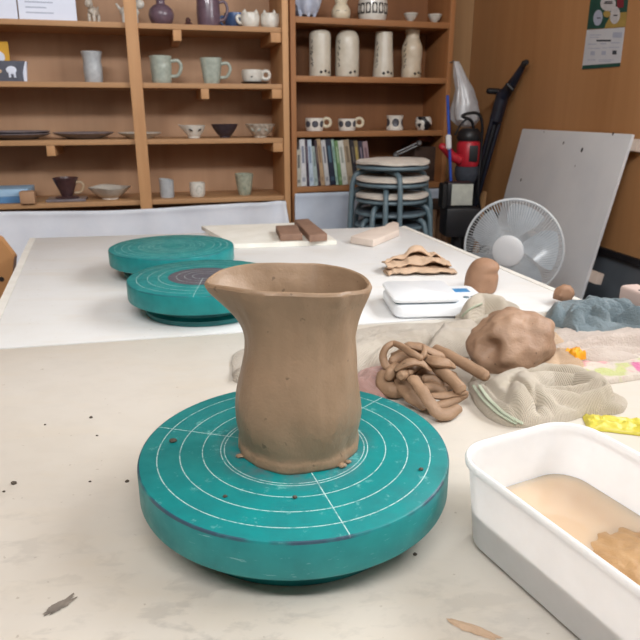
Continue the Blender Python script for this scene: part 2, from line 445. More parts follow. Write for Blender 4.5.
def heap(name, boundary, ridges, creases=(), base=.004, amp=.003, nscale=40, mat='towel', z0=T, lift=.0015, nr=34, na=150, edge=5,
         parent=None, centre=None, crisp=1.0, seed=0, thick=.003):
    """draped cloth: closed skin over a star-shaped outline (pixels on the table plane), folds along polylines.
    ridges: (pixel polyline, width m, height m); creases: (pixel polyline, width, depth)"""
    B = [onz(u, v, z0).to_2d() for u, v in boundary]
    rg = [([onz(u, v, z0 + h * .6).to_2d() for u, v in pl], w, h) for pl, w, h in ridges]
    cr = [([onz(u, v, z0 + .01).to_2d() for u, v in pl], w, h) for pl, w, h in creases]
    c = onz(*centre, z0).to_2d() if centre else sum(B, Vector((0, 0))) / len(B)
    BC = catmull([(*b, 0) for b in B + [B[0]]], 6)[:-1]
    # resample by angle order
    L = [0]
    for a, b in zip(BC, BC[1:] + BC[:1]): L.append(L[-1] + (b - a).length)
    bd = []
    for i in range(na):
        s = L[-1] * i / na; k = max(j for j in range(len(BC)) if L[j] <= s)
        t = (s - L[k]) / max(1e-9, L[k + 1] - L[k]); q = BC[k].lerp(BC[(k + 1) % len(BC)], t).to_2d()
        w = 1 + .015 * noise.noise(Vector((q.x * 60 + seed, q.y * 60, 3))); bd.append(c + (q - c) * w)
    bm = bmesh.new(); rings = []
    def H(p):
        z = base
        for pl, w, h in rg:
            d = polydist(p, pl) / w
            hh = h * (1 - d ** 2.4) ** .55 if d < 1 else 0
            k = .005; m = max(z, hh); z = m + k * .25 * (max(0, k - abs(z - hh)) / k) ** 2
        for pl, w, h in cr:
            d = polydist(p, pl) / w; z -= h * math.exp(-d * d)
        q = Vector((p.x * nscale + seed, p.y * nscale, seed * 1.7))
        z += amp * (noise.noise(q) + .6 * (1 - 2 * abs(noise.noise(q * 2.1 + Vector((5, 2, 1))))))
        return max(.0012, z)
    cv = bm.verts.new((c.x, c.y, z0 + lift + H(c)))
    for j in range(1, nr + 1):
        t = j / nr; ring = []
        for q in bd:
            p = c + (q - c) * t; e = (1 - t ** edge) ** .5
            ring.append(bm.verts.new((p.x, p.y, z0 + lift + thick * .6 + (H(p) - thick * .6) * e if t < 1 else z0 + lift + thick * .6)))
        rings.append(ring)
    low = [bm.verts.new((v.co.x, v.co.y, z0 + .0004)) for v in rings[-1]]; rings.append(low)
    for i in range(na): bm.faces.new((cv, rings[0][i], rings[0][(i + 1) % na]))
    for a, b in zip(rings, rings[1:]):
        for i in range(na): bm.faces.new((a[i], b[i], b[(i + 1) % na], a[(i + 1) % na]))
    bm.faces.new(list(reversed(low)))
    bmesh.ops.recalc_face_normals(bm, faces=bm.faces)
    return obj(name, bm, mat, parent)

def blob(bm, rx, ry, rz, sub=4, amp=.1, ns=3, seed=0, flatz=None, fn=None, facets=0):
    r = bmesh.ops.create_icosphere(bm, subdivisions=sub, radius=1)
    for v in r['verts']:
        d = v.co.normalized(); k = 1 + amp * noise.noise(d * ns + Vector((seed, seed * 2, 0))) + amp * .4 * noise.noise(d * ns * 2.7 + Vector((seed, 0, 7)))
        if facets: k -= facets * abs(noise.noise(d * ns * 1.6 + Vector((0, seed, 3))))
        p = Vector((d.x * rx, d.y * ry, d.z * rz)) * k
        if fn: p = fn(p, d)
        if flatz is not None and p.z < flatz: p.z = flatz + (p.z - flatz) * .02
        v.co = p
    return r['verts']
# ------------------------------------------------------------------ room
RC = Vector((.70, 3.12, 0))                                    # back right corner of the room
wa = R(11); WD = Vector((math.sin(wa), -math.cos(wa), 0)); WN = Vector((-math.cos(wa), -math.sin(wa), 0))   # right wall: along, into room
ba = R(15); BD = Vector((-math.cos(ba), -math.sin(ba), 0))     # back wall, going left
CEIL = 2.5
def wall_pt(s, z, off=0.0):
    p = RC + WD * s + WN * off; return Vector((p.x, p.y, z))
def quad_prism(name, corners, z0, z1, mat):
    bm = bmesh.new(); prism(bm, corners, z0, z1); bmesh.ops.recalc_face_normals(bm, faces=bm.faces); return obj(name, bm, mat, smooth=False)

c1 = RC + BD * 4.2; c2 = RC + WD * 5.6; c3 = c2 + BD * 4.2
struct(quad_prism('floor', [RC + WN * -.1 , c2 + WN * -.1, c3, c1], -.06, 0, 'floor'))
struct(quad_prism('ceiling', [RC + WN * -.1, c2 + WN * -.1, c3, c1], CEIL, CEIL + .06, 'plaster'))
BN = Vector((math.sin(ba), -math.cos(ba), 0))
struct(quad_prism('wall_back', [RC - BN * .04, RC - BN * .12, c1 - BN * .12, c1 - BN * .04], 0, CEIL, 'trim_wood'))
struct(quad_prism('wall_left', [c1, c3, c3 + BD * .08, c1 + BD * .08], 0, CEIL, 'wall_wood'))
# right wall with a window opening beside the table
W0, W1, WZ0, WZ1 = 1.52, 3.35, 1.35, 2.25
def wall_piece(bm, s0, s1, z0, z1, t0=0.0, t1=-.08):
    vs = []
    for s, t in ((s0, t0), (s1, t0), (s1, t1), (s0, t1)):
        q = RC + WD * s + WN * t; vs.append((q.x, q.y))
    prism(bm, vs, z0, z1)
bm = bmesh.new()
for a in ((-.05, W0, .58, CEIL), (W1, 5.6, .58, CEIL), (W0, W1, .58, WZ0), (W0, W1, WZ1, CEIL)): wall_piece(bm, *a)
bmesh.ops.recalc_face_normals(bm, faces=bm.faces)
struct(obj('wall_right', bm, 'wall_wood', smooth=False))
bm = bmesh.new(); wall_piece(bm, -.05, 5.6, 0, .575); bmesh.ops.recalc_face_normals(bm, faces=bm.faces)
struct(obj('baseboard_right', bm, 'grey_board', smooth=False))
bm = bmesh.new(); wall_piece(bm, 0, 5.6, .572, .592, .012, -.01); bmesh.ops.recalc_face_normals(bm, faces=bm.faces)
struct(obj('trim_1', bm, 'black_trim', smooth=False))
bm = bmesh.new()
for a in ((W0, W0 + .05, WZ0, WZ1), (W1 - .05, W1, WZ0, WZ1), (W0, W1, WZ0, WZ0 + .05), (W0, W1, WZ1 - .05, WZ1), ((W0 + W1) / 2 - .025, (W0 + W1) / 2 + .025, WZ0, WZ1)):
    wall_piece(bm, *a, t0=.015, t1=-.095)
bmesh.ops.recalc_face_normals(bm, faces=bm.faces)
struct(obj('window_1', bm, 'trim_wood', smooth=False))

# ------------------------------------------------------------------ tables
BL = onz(35.6, 238).to_2d(); BRc = onz(401, 226.5).to_2d()
e0 = onz(0, 320).to_2d(); e1 = onz(575, 300.5).to_2d()
S0 = onz(0, 348).to_2d(); S1 = Vector((.50, 1.015))
def isect(p, q, a, b):
    d1 = q - p; d2 = b - a; k = ((a.x - p.x) * d2.y - (a.y - p.y) * d2.x) / (d1.x * d2.y - d1.y * d2.x); return p + d1 * k
FL = isect(BL, e0, S0, S1); FR = isect(BRc, e1, S0, S1)
sd = (S1 - S0).normalized(); sn = Vector((sd.y, -sd.x))
def table(name, quad, mat, label, inset=.06):
    c = sum(quad, Vector((0, 0))) / 4
    r = empty(name, (c.x, c.y, 0), 0, label, 'table')
    L = [q - c for q in quad]
    bm = bmesh.new(); prism(bm, L, T - .03, T, .0015); bmesh.ops.recalc_face_normals(bm, faces=bm.faces); obj('tabletop', bm, mat, r)
    bm = bmesh.new()
    I = [q * (1 - .09 / q.length) for q in L]
    for a, b in zip(I, I[1:] + I[:1]):
        d = (b - a).normalized(); n = Vector((-d.y, d.x)) * .011
        prism(bm, [a - n, b - n, b + n, a + n], T - .10, T - .0305)
    bmesh.ops.recalc_face_normals(bm, faces=bm.faces); obj('apron', bm, 'pale_wood', r, False)
    for q in I:
        boxo('leg', q.x - .025, q.x + .025, q.y - .025, q.y + .025, 0, T - .031, 'pale_wood', r, .003)
    return r, L, c
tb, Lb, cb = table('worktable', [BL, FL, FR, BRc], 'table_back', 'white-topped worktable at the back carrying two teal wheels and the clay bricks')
# pale edging along the left and the right side of the back table
for a, b, nm in ((Lb[0], Lb[1], 1), (Lb[3], Lb[2], -1)):
    d = (b - a).normalized(); n = Vector((d.y, -d.x)) * .003 * -1
    side = Vector((-d.y, d.x)) * (-1 if nm == 1 else 1)
    bm = bmesh.new(); prism(bm, [a + side * .0002, b + side * .0002, b + side * .014, a + side * .014], T - .032, T + .0006); bmesh.ops.recalc_face_normals(bm, faces=bm.faces)
    obj('edge_strip', bm, 'edge', tb, False)
g = sn * .0045
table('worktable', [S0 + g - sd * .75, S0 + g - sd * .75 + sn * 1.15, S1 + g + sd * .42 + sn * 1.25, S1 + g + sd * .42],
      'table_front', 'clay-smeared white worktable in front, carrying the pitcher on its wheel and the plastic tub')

# ------------------------------------------------------------------ banding wheels
def wheel(u, v, rz, mat, label):
    c = onz(u, v, T + .055)
    r = empty('banding_wheel', (c.x, c.y, T + .0003), rz, label, 'pottery wheel', 'teal banding wheels on the worktables')
    bm = bmesh.new()
    lathe(bm, [(.0935, .0), (.095, .002), (.095, .008), (.088, .012), (.086, .0215), (.05, .0235)], 96); obj('base', bm, 'teal_dark', r)
    bm = bmesh.new(); lathe(bm, [(.022, .0236), (.022, .0248)], 32); obj('spindle', bm, 'steel', r)
    bm = bmesh.new()
    lathe(bm, [(.10, .025), (.1175, .0252), (.1192, .0262), (.12, .0285), (.12, .0525), (.1193, .0543), (.1178, .055), (.06, .055)], 128)
    obj('wheel_head', bm, mat, r)
    return r, c
RW, CW = wheel(294.5, 445.5, 0, wheel_mat('wheel_front', [.1055, .0885, .0715, .0575, .0548, .0400], 0, 1.0, (R(-71), R(49), R(165))),
               'teal banding wheel carrying the clay pitcher, white ring lines and smeared slip on top')
wheel(204, 276, .2, wheel_mat('wheel_mid', [.105, .088, .071, .0435, .0305, .018], .0565, 0, (R(-99),)),
      'teal banding wheel with a dark grey disc at its centre')
wheel(172, 246, .7, wheel_mat('wheel_back', [.108, .095, .082, .063, .055, .044, .036, .024], 0, .0, ()),
      'empty teal banding wheel with plain teal centre and fine ring lines, farthest back')

# ------------------------------------------------------------------ clay pitcher
def make_pitcher():
    px = CW.x + .003; py = CW.y + .004
    r = empty('clay_pitcher', (px, py, T + .0555), 0, 'unfired brown clay pitcher with a pinched pouring spout standing on the teal wheel', 'pitcher')
    prof = [(.0, .0470), (.002, .0478), (.006, .0474), (.010, .0463), (.02, .0478), (.03, .0486), (.04, .0482), (.05, .0470), (.06, .0455), (.07, .0440), (.08, .0424),
            (.09, .0414), (.10, .0420), (.108, .0436), (.116, .0462), (.122, .0486), (.127, .0502)]
    seg = 144
    def shape(a, z, rad):
        s = max(0, min(1, (z - .078) / .049)); s = s * s * (3 - 2 * s)
        da = math.atan2(math.sin(a - R(183)), math.cos(a - R(183)))
        sp_ = math.exp(-(da / R(36 if da < 0 else 24)) ** 2); wide = math.exp(-(da / R(60)) ** 2)
        db = math.atan2(math.sin(a - R(-4)), math.cos(a - R(-4))); rc = math.exp(-(db / R(34)) ** 2)
        side = math.exp(-((abs(da) - R(80)) / R(34)) ** 2)
        rr = rad + s * ((.0030 + .0150 * s ** 1.6) * sp_ + .0030 * rc - .0056 * side + .0012 * s * math.sin(5 * a + 1))
        zz = z + s * (.0068 - .0020 * math.exp(-(da / R(16)) ** 2) - .0075 * rc + .0012 * math.sin(3 * a + 1) - .0022 * math.exp(-((da - R(70)) / R(26)) ** 2))
        d = Vector((math.cos(a), math.sin(a), 0))
        q = Vector((d.x * 2.2, d.y * 2.2, z * 22))
        rr += .0016 * noise.noise(q) + .0008 * noise.noise(q * 2.6 + Vector((3, 1, 8)))
        # dents left by the fingers: a flattened patch and ridge on the right flank
        dd = math.atan2(math.sin(a - R(-58)), math.cos(a - R(-58)))
        rr -= .0016 * math.exp(-(dd / R(14)) ** 2 - ((z - .072) / .02) ** 2)
        rr += .0010 * math.exp(-((dd - R(22)) / R(9)) ** 2 - ((z - .078) / .022) ** 2)
        if z < .009:                                            # ragged foot
            rr += .0010 * noise.noise(Vector((d.x * 5, d.y * 5, 4)))
        return Vector((d.x * rr + .0026 * math.exp(-((z - .088) / .028) ** 2), d.y * rr, max(0, zz)))
    P = catmull([(rr, 0, z) for z, rr in prof], 3)
    outer = [(p.z, p.x) for p in P]
    bm = bmesh.new(); rings = []
    for z, rad in outer: rings.append([bm.verts.new(shape(2 * PI * i / seg, max(z, 0), rad)) for i in range(seg)])
    top = outer[-1]
    for dz, dr in ((.0017, -.0008), (.0024, -.0022), (.0018, -.0036)):
        rings.append([bm.verts.new(shape(2 * PI * i / seg, top[0], top[1] + dr) + Vector((0, 0, dz))) for i in range(seg)])
    for z, rad in reversed(outer[8:-1]): rings.append([bm.verts.new(shape(2 * PI * i / seg, z, rad - .0046)) for i in range(seg)])
    for a, b in zip(rings, rings[1:]):
        for i in range(seg): bm.faces.new((a[i], a[(i + 1) % seg], b[(i + 1) % seg], b[i]))
    bm.faces.new(list(reversed(rings[0]))); bm.faces.new(rings[-1])
    o = obj('body', bm, 'pitcher', r)
    # scraps of clay left at the foot
    for a, k in ((R(-152), 1.0), (R(-48), 1.2), (R(-40), .8)):
        bm = bmesh.new(); vs = blob(bm, .0032 * k, .0022 * k, .0014 * k, 2, .3, 3, a)
        bmesh.ops.translate(bm, verts=vs, vec=(.0496 * math.cos(a), .0496 * math.sin(a), .0015)); obj('clay_scrap', bm, 'pitcher', r)
make_pitcher()

# crumbs on the wheel and the tables
wz = T + .0554
for k, (u, v, s, z, where) in enumerate([
    (173, 442, .0030, wz, 'dark clay crumb near the left edge of the front wheel'),
    (295, 498, .0018, wz, 'tiny clay crumb on the front wheel below the pitcher foot'),
    (421, 470, .0018, wz, 'tiny clay crumb near the right edge of the front wheel'),
    (225, 497, .0016, wz, 'tiny clay crumb on the front wheel, left of the cross line'),
    (14, 484, .0026, T, 'dark clay crumb on the white table at the far left'),
    (91, 418, .0019, T, 'clay crumb farthest from the viewer on the front table, left of the wheel'),
    (127, 482, .0018, T, 'clay crumb on the table beside the left rim of the front wheel'),
    (45, 425, .0012, T, 'speck of dry clay on the table at left'),
    (415, 555, .0016, T, 'clay crumb on the table below right of the front wheel'),
    (97, 436, .0012, T, 'small clay speck just below the far crumb on the front table'),
    (4, 492, .0013, T, 'small clay speck beside the far left crumb'),
    (90, 482, .0013, T, 'small clay speck between the far left crumb and the wheel')]):
    p = onz(u, v, z); bm = bmesh.new(); blob(bm, s, s * .8, s * .6, 2, .35, 2.2, k * 3.1)
    o = obj('clay_crumb', bm, 'crumb'); o.location = (p.x, p.y, z + s * .45); tag(o, where, 'crumb', 'clay crumbs on wheel and tables')
p = onz(60, 606); bm = bmesh.new()
vs = blob(bm, .0085, .0030, .0007, 4, .9, 3.2, 3); bmesh.ops.rotate(bm, verts=vs, cent=(0, 0, 0), matrix=Matrix.Rotation(R(52), 3, 'Z')); bmesh.ops.translate(bm, verts=vs, vec=(0, 0, .0007))
o = obj('clay_smear', bm, 'slip'); o.location = (p.x, p.y, T); tag(o, 'grey-brown streak of drying slip on the table at lower left', 'smear')
p = onz(473, 630); bm = bmesh.new()
vs = blob(bm, .015, .0034, .0007, 3, .5, 2.4, 5); bmesh.ops.rotate(bm, verts=vs, cent=(0, 0, 0), matrix=Matrix.Rotation(R(-28), 3, 'Z')); bmesh.ops.translate(bm, verts=vs, vec=(0, 0, .0006))
o = obj('clay_smear', bm, 'rag'); o.location = (p.x, p.y, T); tag(o, 'tan dab of slip on the table below the plastic tub', 'smear')

# ------------------------------------------------------------------ plastic tub
def make_tub():
    H = .072
    A = onz(467, 463, T + H).to_2d(); B = onz(566, 417, T + H).to_2d(); C = onz(640, 591, T + H).to_2d()
    ld = (C - A).normalized(); wd = Vector((-ld.y, ld.x))
    if wd.dot(B - A) < 0: wd = -wd
    W = (B - A).dot(wd) + .004; L = .235
    c = A + wd * W / 2 + ld * L / 2
    dl = onz(467, 463, T + H) - onz(487, 479, T + H); c += dl.to_2d()
    rz = math.atan2(-ld.y, -ld.x) - PI / 2                        # local +y points away from the long run
    r = empty('plastic_tub', (c.x, c.y, T), rz, 'milky translucent plastic tub of murky water at the right front', 'tub')
    def lp(w, l, rad, z): return [(x, y, z) for x, y in rrect(w, l, rad, 8)]
    bm = bmesh.new()
    loft(bm, [lp(W - .034, L - .034, .018, .0006), lp(W - .024, L - .024, .022, .0008), lp(W - .0175, L - .0175, .024, .004), lp(W - .006, L - .006, .027, H - .010),
              lp(W - .0055, L - .0055, .027, H - .006), lp(W, L, .03, H - .0055), lp(W + .0006, L + .0006, .03, H - .002), lp(W - .001, L - .001, .03, H), lp(W - .0056, L - .0056, .027, H - .0006),
              lp(W - .0086, L - .0086, .026, H - .008), lp(W - .0205, L - .0205, .022, .0056), lp(W - .028, L - .028, .018, .003)])
    bmesh.ops.recalc_face_normals(bm, faces=bm.faces); obj('shell', bm, 'tub', r)
    k = .030; f = k / H
    bm = bmesh.new(); w = W - .0205 + .0115 * (k - .0056) / (H - .0136)
    def ins(z): return .0214 - .0119 * (z - .0056) / (H - .0136)
    loft(bm, [lp(W - ins(.0062), L - ins(.0062), .021, .0062), lp(W - ins(k), L - ins(k), .023, k)])
    bmesh.ops.recalc_face_normals(bm, faces=bm.faces)
    w = obj('murky_water', bm, 'water'); w.location = (c.x, c.y, T); w.rotation_euler = (0, 0, rz); tag(w, 'murky tan water lying in the bottom of the plastic tub', 'water', kind='stuff')
    # bank of settled silt that breaks the surface
    q = onz(640, 556, T + k)
    bm = bmesh.new(); N = 60; vs = {}
    Mi = Matrix.Translation((c.x, c.y, T)) @ Matrix.Rotation(rz, 4, 'Z'); Mv = Mi.inverted(); ql = Mv @ q
    X0, X1, Y0, Y1 = -(W - ins(k)) / 2 + .006, (W - ins(k)) / 2 - .006, -(L - ins(k)) / 2 + .01, (L - ins(k)) / 2 - .02
    for i in range(N + 1):
        for j in range(N + 1):
            x = X0 + (X1 - X0) * i / N; y = Y0 + (Y1 - Y0) * j / N
            d2 = ((x - ql.x) / .045) ** 2 + ((y - ql.y + .012) / .046) ** 2
            z = k - .006 + .0125 * math.exp(-d2) + .0022 * noise.noise(Vector((x * 160, y * 160, 1))) * math.exp(-d2 * .6)
            e = min(i, j, N - i, N - j) / 4
            z = min(z, k - .007 + .012 * e); z = max(z, .008)
            vs[i, j] = bm.verts.new((x, y, z))
    for i in range(N):
        for j in range(N): bm.faces.new((vs[i, j], vs[i + 1, j], vs[i + 1, j + 1], vs[i, j + 1]))
    s = obj('silt_bank', bm, 'silt'); s.location = (c.x, c.y, T); s.rotation_euler = (0, 0, rz); tag(s, 'grainy ochre bank of wet silt breaking the water in the tub', 'silt', kind='stuff')
make_tub()

# ------------------------------------------------------------------ kitchen scale
def make_scale():
    c = onz(376, 300).lerp(onz(492, 316), .5); rz = R(5)
    a = onz(397, 317); c = Vector((a.x + .068, a.y + .052, T))
    r = empty('kitchen_scale', c, rz, 'flat white kitchen scale with a raised square platform behind the towels', 'kitchen scale')
    bm = bmesh.new()
    def lp(w, l, rad, z, dx=0): return [(x + dx, y, z) for x, y in rrect(w, l, rad, 6)]
    loft(bm, [lp(.148, .112, .012, .001), lp(.156, .120, .016, .004), lp(.156, .120, .016, .016), lp(.150, .114, .014, .0205), lp(.140, .104, .012, .0215)])
    obj('body', bm, 'scale', r)
    bm = bmesh.new(); loft(bm, [lp(.096, .100, .008, .0212, -.026), lp(.096, .100, .008, .0245, -.026)]); obj('gap', bm, 'scale_gap', r)
    bm = bmesh.new(); loft(bm, [lp(.104, .108, .012, .0246, -.026), lp(.107, .111, .013, .0262, -.026), lp(.107, .111, .013, .030, -.026), lp(.102, .106, .011, .0318, -.026)])
    obj('platform', bm, 'scale', r)
    bm = bmesh.new(); box(bm, .036, .062, .012, .034, .0212, .0219, .0002); p = obj('display', bm, 'blue_ink', r); p['label'] = 'blue printed display strip'
    for q in range(2):
        bm = bmesh.new(); lathe(bm, [(.005, .0212), (.005, .0225), (.0035, .023)], 20, mtx=Matrix.Translation((.045 + .012 * q, -.02, 0))); obj('button', bm, 'scale_gap', r)
    for x in (-.06, .06):
        for y in (-.042, .042):
            bm = bmesh.new(); lathe(bm, [(.007, 0), (.007, .0015)], 16, mtx=Matrix.Translation((x, y, 0))); obj('foot', bm, 'black_rubber', r)
make_scale()

# ------------------------------------------------------------------ clay lumps
def make_dome():
    p = onz(480, 291); s = mpp(p)
    bm = bmesh.new()
    def fn(q, d):
        z = (q.z + 1) / 2
        return q
    prof = [(.80, 0), (.93, .03), (.99, .14), (1.0, .36), (.97, .55), (.90, .68), (.78, .82), (.60, .93), (.36, 1.0), (.12, 1.03)]
    P = catmull([(a, 0, b) for a, b in prof], 3)
    def f2(q, a, k):
        k2 = 1 + .04 * noise.noise(Vector((q.x * 60, q.y * 60, q.z * 40)))
        da = math.atan2(math.sin(a - R(-40)), math.cos(a - R(-40)))
        bulge = math.exp(-(da / R(55)) ** 2) * math.exp(-((q.z - .050) / .010) ** 2) * .0055 - math.exp(-(da / R(70)) ** 2) * math.exp(-((q.z - .036) / .0045) ** 2) * .0022
        rad = max(1e-6, math.hypot(q.x, q.y)); m = (rad * k2 + bulge * min(1, rad / .012)) / rad
        return Vector((q.x * m + q.z * .06, q.y * m, q.z))
    lathe(bm, [(q.x * .0290, q.z * .0585) for q in P], 64, f2)
    o = obj('clay_lump', bm, 'dome'); o.location = (p.x, p.y, T); tag(o, 'smooth dome-shaped lump of brown clay right of the white kitchen scale', 'clay lump')
make_dome()
def make_lump():
    p = onz(508, 373, T); bm = bmesh.new()
    vs = blob(bm, .052, .042, .044, 5, .12, 1.5, 4.2, None, None, .08)
    # torn hollow on the left face
    for v in vs:
        d = (v.co - Vector((-.036, -.032, .006))).length
        v.co += Vector((.012, .014, -.002)) * math.exp(-(d / .011) ** 2)
        d = (v.co - Vector((-.020, -.040, .0))).length
        v.co += Vector((-.002, -.005, .0)) * math.exp(-(d / .016) ** 2)
        F = noise.voronoi(v.co * 26 + Vector((3, 1, 2)))[0]; v.co *= 1 + .16 * (F[0] - .45)
        v.co.z += .002 * noise.noise(v.co * 70); v.co.x += .0015 * noise.noise(v.co * 90 + Vector((4, 0, 0)))
        v.co.x += .012 * (v.co.z / .05) * .4
        v.co.z = max(v.co.z, -.034 + .03 * (v.co.z + .034))
    o = obj('clay_lump', bm, 'lump'); o.location = (p.x, p.y, T + .0385); tag(o, 'big rough block of moist brown clay wrapped in the beige towels', 'clay lump')
make_lump()
p = onz(575, 312, T + .0); bm = bmesh.new(); blob(bm, .017, .014, .016, 3, .2, 2, 9, -.010, None, .1)
o = obj('clay_lump', bm, 'dome'); o.location = (p.x - .004, p.y + .045, T + .018); tag(o, 'small pinch of clay peeking out behind the grey towel', 'clay lump')

# bricks, bat, boards
def slab_from(px, z, h, name, mat, label, cat, bev=.002, wob=0):
    Q = [onz(u, v, z + h).to_2d() for u, v in px]; c = sum(Q, Vector((0, 0))) / len(Q)
    bm = bmesh.new(); prism(bm, [q - c for q in Q], 0, h, bev)
    bmesh.ops.recalc_face_normals(bm, faces=bm.faces)
    o = obj(name, bm, mat); o.location = (c.x, c.y, z); tag(o, label, cat); return o
bq = [onz(201.5, 230).to_2d(), onz(233, 248.8).to_2d(), onz(337, 245).to_2d(), onz(306, 226.5).to_2d()]
c = sum(bq, Vector((0, 0))) / 4; bm = bmesh.new()
poly = []
for a, b in zip(bq, bq[1:] + bq[:1]):
    for k in range(14):
        q = a.lerp(b, k / 14) - c; q *= 1 + .012 * noise.noise(Vector((q.x * 40, q.y * 40, 2))); poly.append(q)
prism(bm, poly, 0, .011, .0015); bmesh.ops.recalc_face_normals(bm, faces=bm.faces)
o = obj('plaster_bat', bm, 'bat'); o.location = (c.x, c.y, T + .0005); tag(o, 'cream plaster slab under the two clay bricks at the far edge of the table', 'plaster slab')
def brick(px, h, label):
    z = T + .0118; Q = [onz(u, v, z + h).to_2d() for u, v in px]; c = sum(Q, Vector((0, 0))) / 4
    bm = bmesh.new(); prism(bm, [q - c for q in Q], 0, h, .003); bmesh.ops.recalc_face_normals(bm, faces=bm.faces)
    bmesh.ops.subdivide_edges(bm, edges=bm.edges[:], cuts=2, use_grid_fill=True)
    for v in bm.verts:
        n = noise.noise(v.co * 45) * .0012; v.co.x += n; v.co.y += noise.noise(v.co * 40 + Vector((3, 3, 3))) * .0015
        if v.co.z > .001: v.co.z += n
    o = obj('clay_brick', bm, 'brick'); o.location = (c.x, c.y, z); tag(o, label, 'clay brick', 'clay bricks on the plaster slab'); return o
brick([(275.5, 225.6), (280, 234.5), (302.5, 233.8), (296.5, 224.6)], .0165, 'shorter grey-brown clay brick on the plaster slab, on the left')
brick([(294, 219.4), (309.5, 235.2), (327.5, 233.6), (308.5, 218.6)], .0175, 'longer grey-brown clay brick on the plaster slab, on the right')
bmq = [(350.5, 236.2), (373, 240.2), (399.5, 229.5), (397.5, 227.2), (399, 223), (393.5, 221.3), (387, 223.6), (385.5, 226.2), (375, 227.3)]
slab_from(bmq, T + .0008, .017, 'cutting_board', 'pale_wood', 'pale wooden board with a short handle near the far corner of the table', 'cutting board', .002)
# ------------------------------------------------------------------ cloths on the table
def folded(name, a, b, prof, width_fn, mat, seed, nz=.004):
    """cloth laid in overlapping folds: the profile (depth, height) is swept along the front line a-b"""
    A = onz(*a); Bv = onz(*b); L = (Bv - A).length; ex = (Bv - A).normalized(); ey = Vector((-ex.y, ex.x, 0)); C = catmull([(d, 0, z) for d, z in prof], 8)
    bm = bmesh.new(); g = {}; N = 90
    for i in range(N + 1):
        t = i / N; kd, kz, sh = width_fn(t)
        for j, q in enumerate(C):
            s = j / len(C); n1 = noise.noise(Vector((t * 5 + seed, s * 4, seed))); n2 = noise.noise(Vector((t * 13 + seed, s * 9, seed + 4)))
            x = L * t + .012 * noise.noise(Vector((t * 2, s * 3.3 + seed, 1))) * 1.5 + (s - .5) * sh
            g[i, j] = bm.verts.new(A + ex * x + ey * (q.x * kd + nz * 1.6 * n1 + nz * .7 * n2) + Vector((0, 0, max(.0012, q.z * kz * (1 + .35 * n1) + nz * .5 * n2 * min(1, q.z / .006)))))
    for i in range(N):
        for j in range(len(C) - 1): bm.faces.new((g[i, j], g[i + 1, j], g[i + 1, j + 1], g[i, j + 1]))
    bmesh.ops.recalc_face_normals(bm, faces=bm.faces)
    o = obj(name, bm, mat); md = o.modifiers.new('thickness', 'SOLIDIFY'); md.thickness = .0016; md.offset = 0; return o
folded('crumpled_cloth', (388, 276), (452, 275), [(.050, .003), (.020, .004), (.0, .006), (-.004, .010), (.010, .014), (.040, .013), (.046, .016), (.018, .020), (.010, .024), (.030, .029), (.060, .026), (.064, .030), (.040, .035), (.056, .041), (.085, .030), (.105, .004)],
       lambda t: (.75 + .35 * math.sin(t * PI) , (.55 + .40 * math.exp(-((t - .58) / .40) ** 2)), .016 * math.sin(t * 5)), 'rag', 3.3)
tag(bpy.data.objects['crumpled_cloth'], 'crumpled stiff tan cloth lying behind the kitchen scale', 'cloth')

def hem_on(o, px, rad):
    """stitched hem lying on the cloth's own surface"""
    tr = BVHTree.FromPolygons([v.co for v in o.data.vertices], [list(p.vertices) for p in o.data.polygons]); P = []
    for u, v in px:
        d = ray(u, v).normalized(); loc, n, i, dist = tr.ray_cast(CAM, d)
        if loc is not None: P.append(loc + n * .0006)
    if len(P) > 2: tubeo('hem', P, rad, 'hem', o, flat=.6, n=4)
def cloth(name, label, *a, **k):
    o = heap(name, *a, **k); tag(o, label, 'towel' if 'towel' in name else 'cloth', k.get('group')); return o
cloth('waffle_towel', 'taupe waffle towel bunched up between the kitchen scale and the coil heap',
      [(232, 372), (240, 352), (300, 345), (362, 331), (400, 326), (440, 325), (470, 318), (492, 318), (486, 352), (440, 362), (400, 366), (366, 373), (300, 378), (240, 384)],
      [([(245, 370), (300, 362), (360, 352), (378, 346), (420, 340), (440, 342), (480, 334)], .030, .027), ([(366, 364), (392, 350), (420, 346)], .014, .030), ([(436, 350), (447, 332), (470, 326)], .016, .030)],
      [([(378, 340), (432, 338)], .006, .008), ([(424, 352), (440, 332)], .005, .012)], .006, .0018, 45, 'towel_back', centre=(370, 352), na=220, nr=44)
o = cloth('hemmed_cloth', 'beige cloth flap with a pale green hem rising behind the big clay block',
      [(455, 318), (459, 306), (480, 300), (502, 302), (520, 312), (500, 330), (470, 330)],
      [([(458, 314), (480, 303), (500, 306)], .016, .036), ([(468, 324), (500, 318)], .022, .030)], [], .008, .0015, 50, 'towel', seed=3)
hem_on(o, [(458, 321), (463, 316), (468, 311), (474, 307), (481, 304)], .0028)
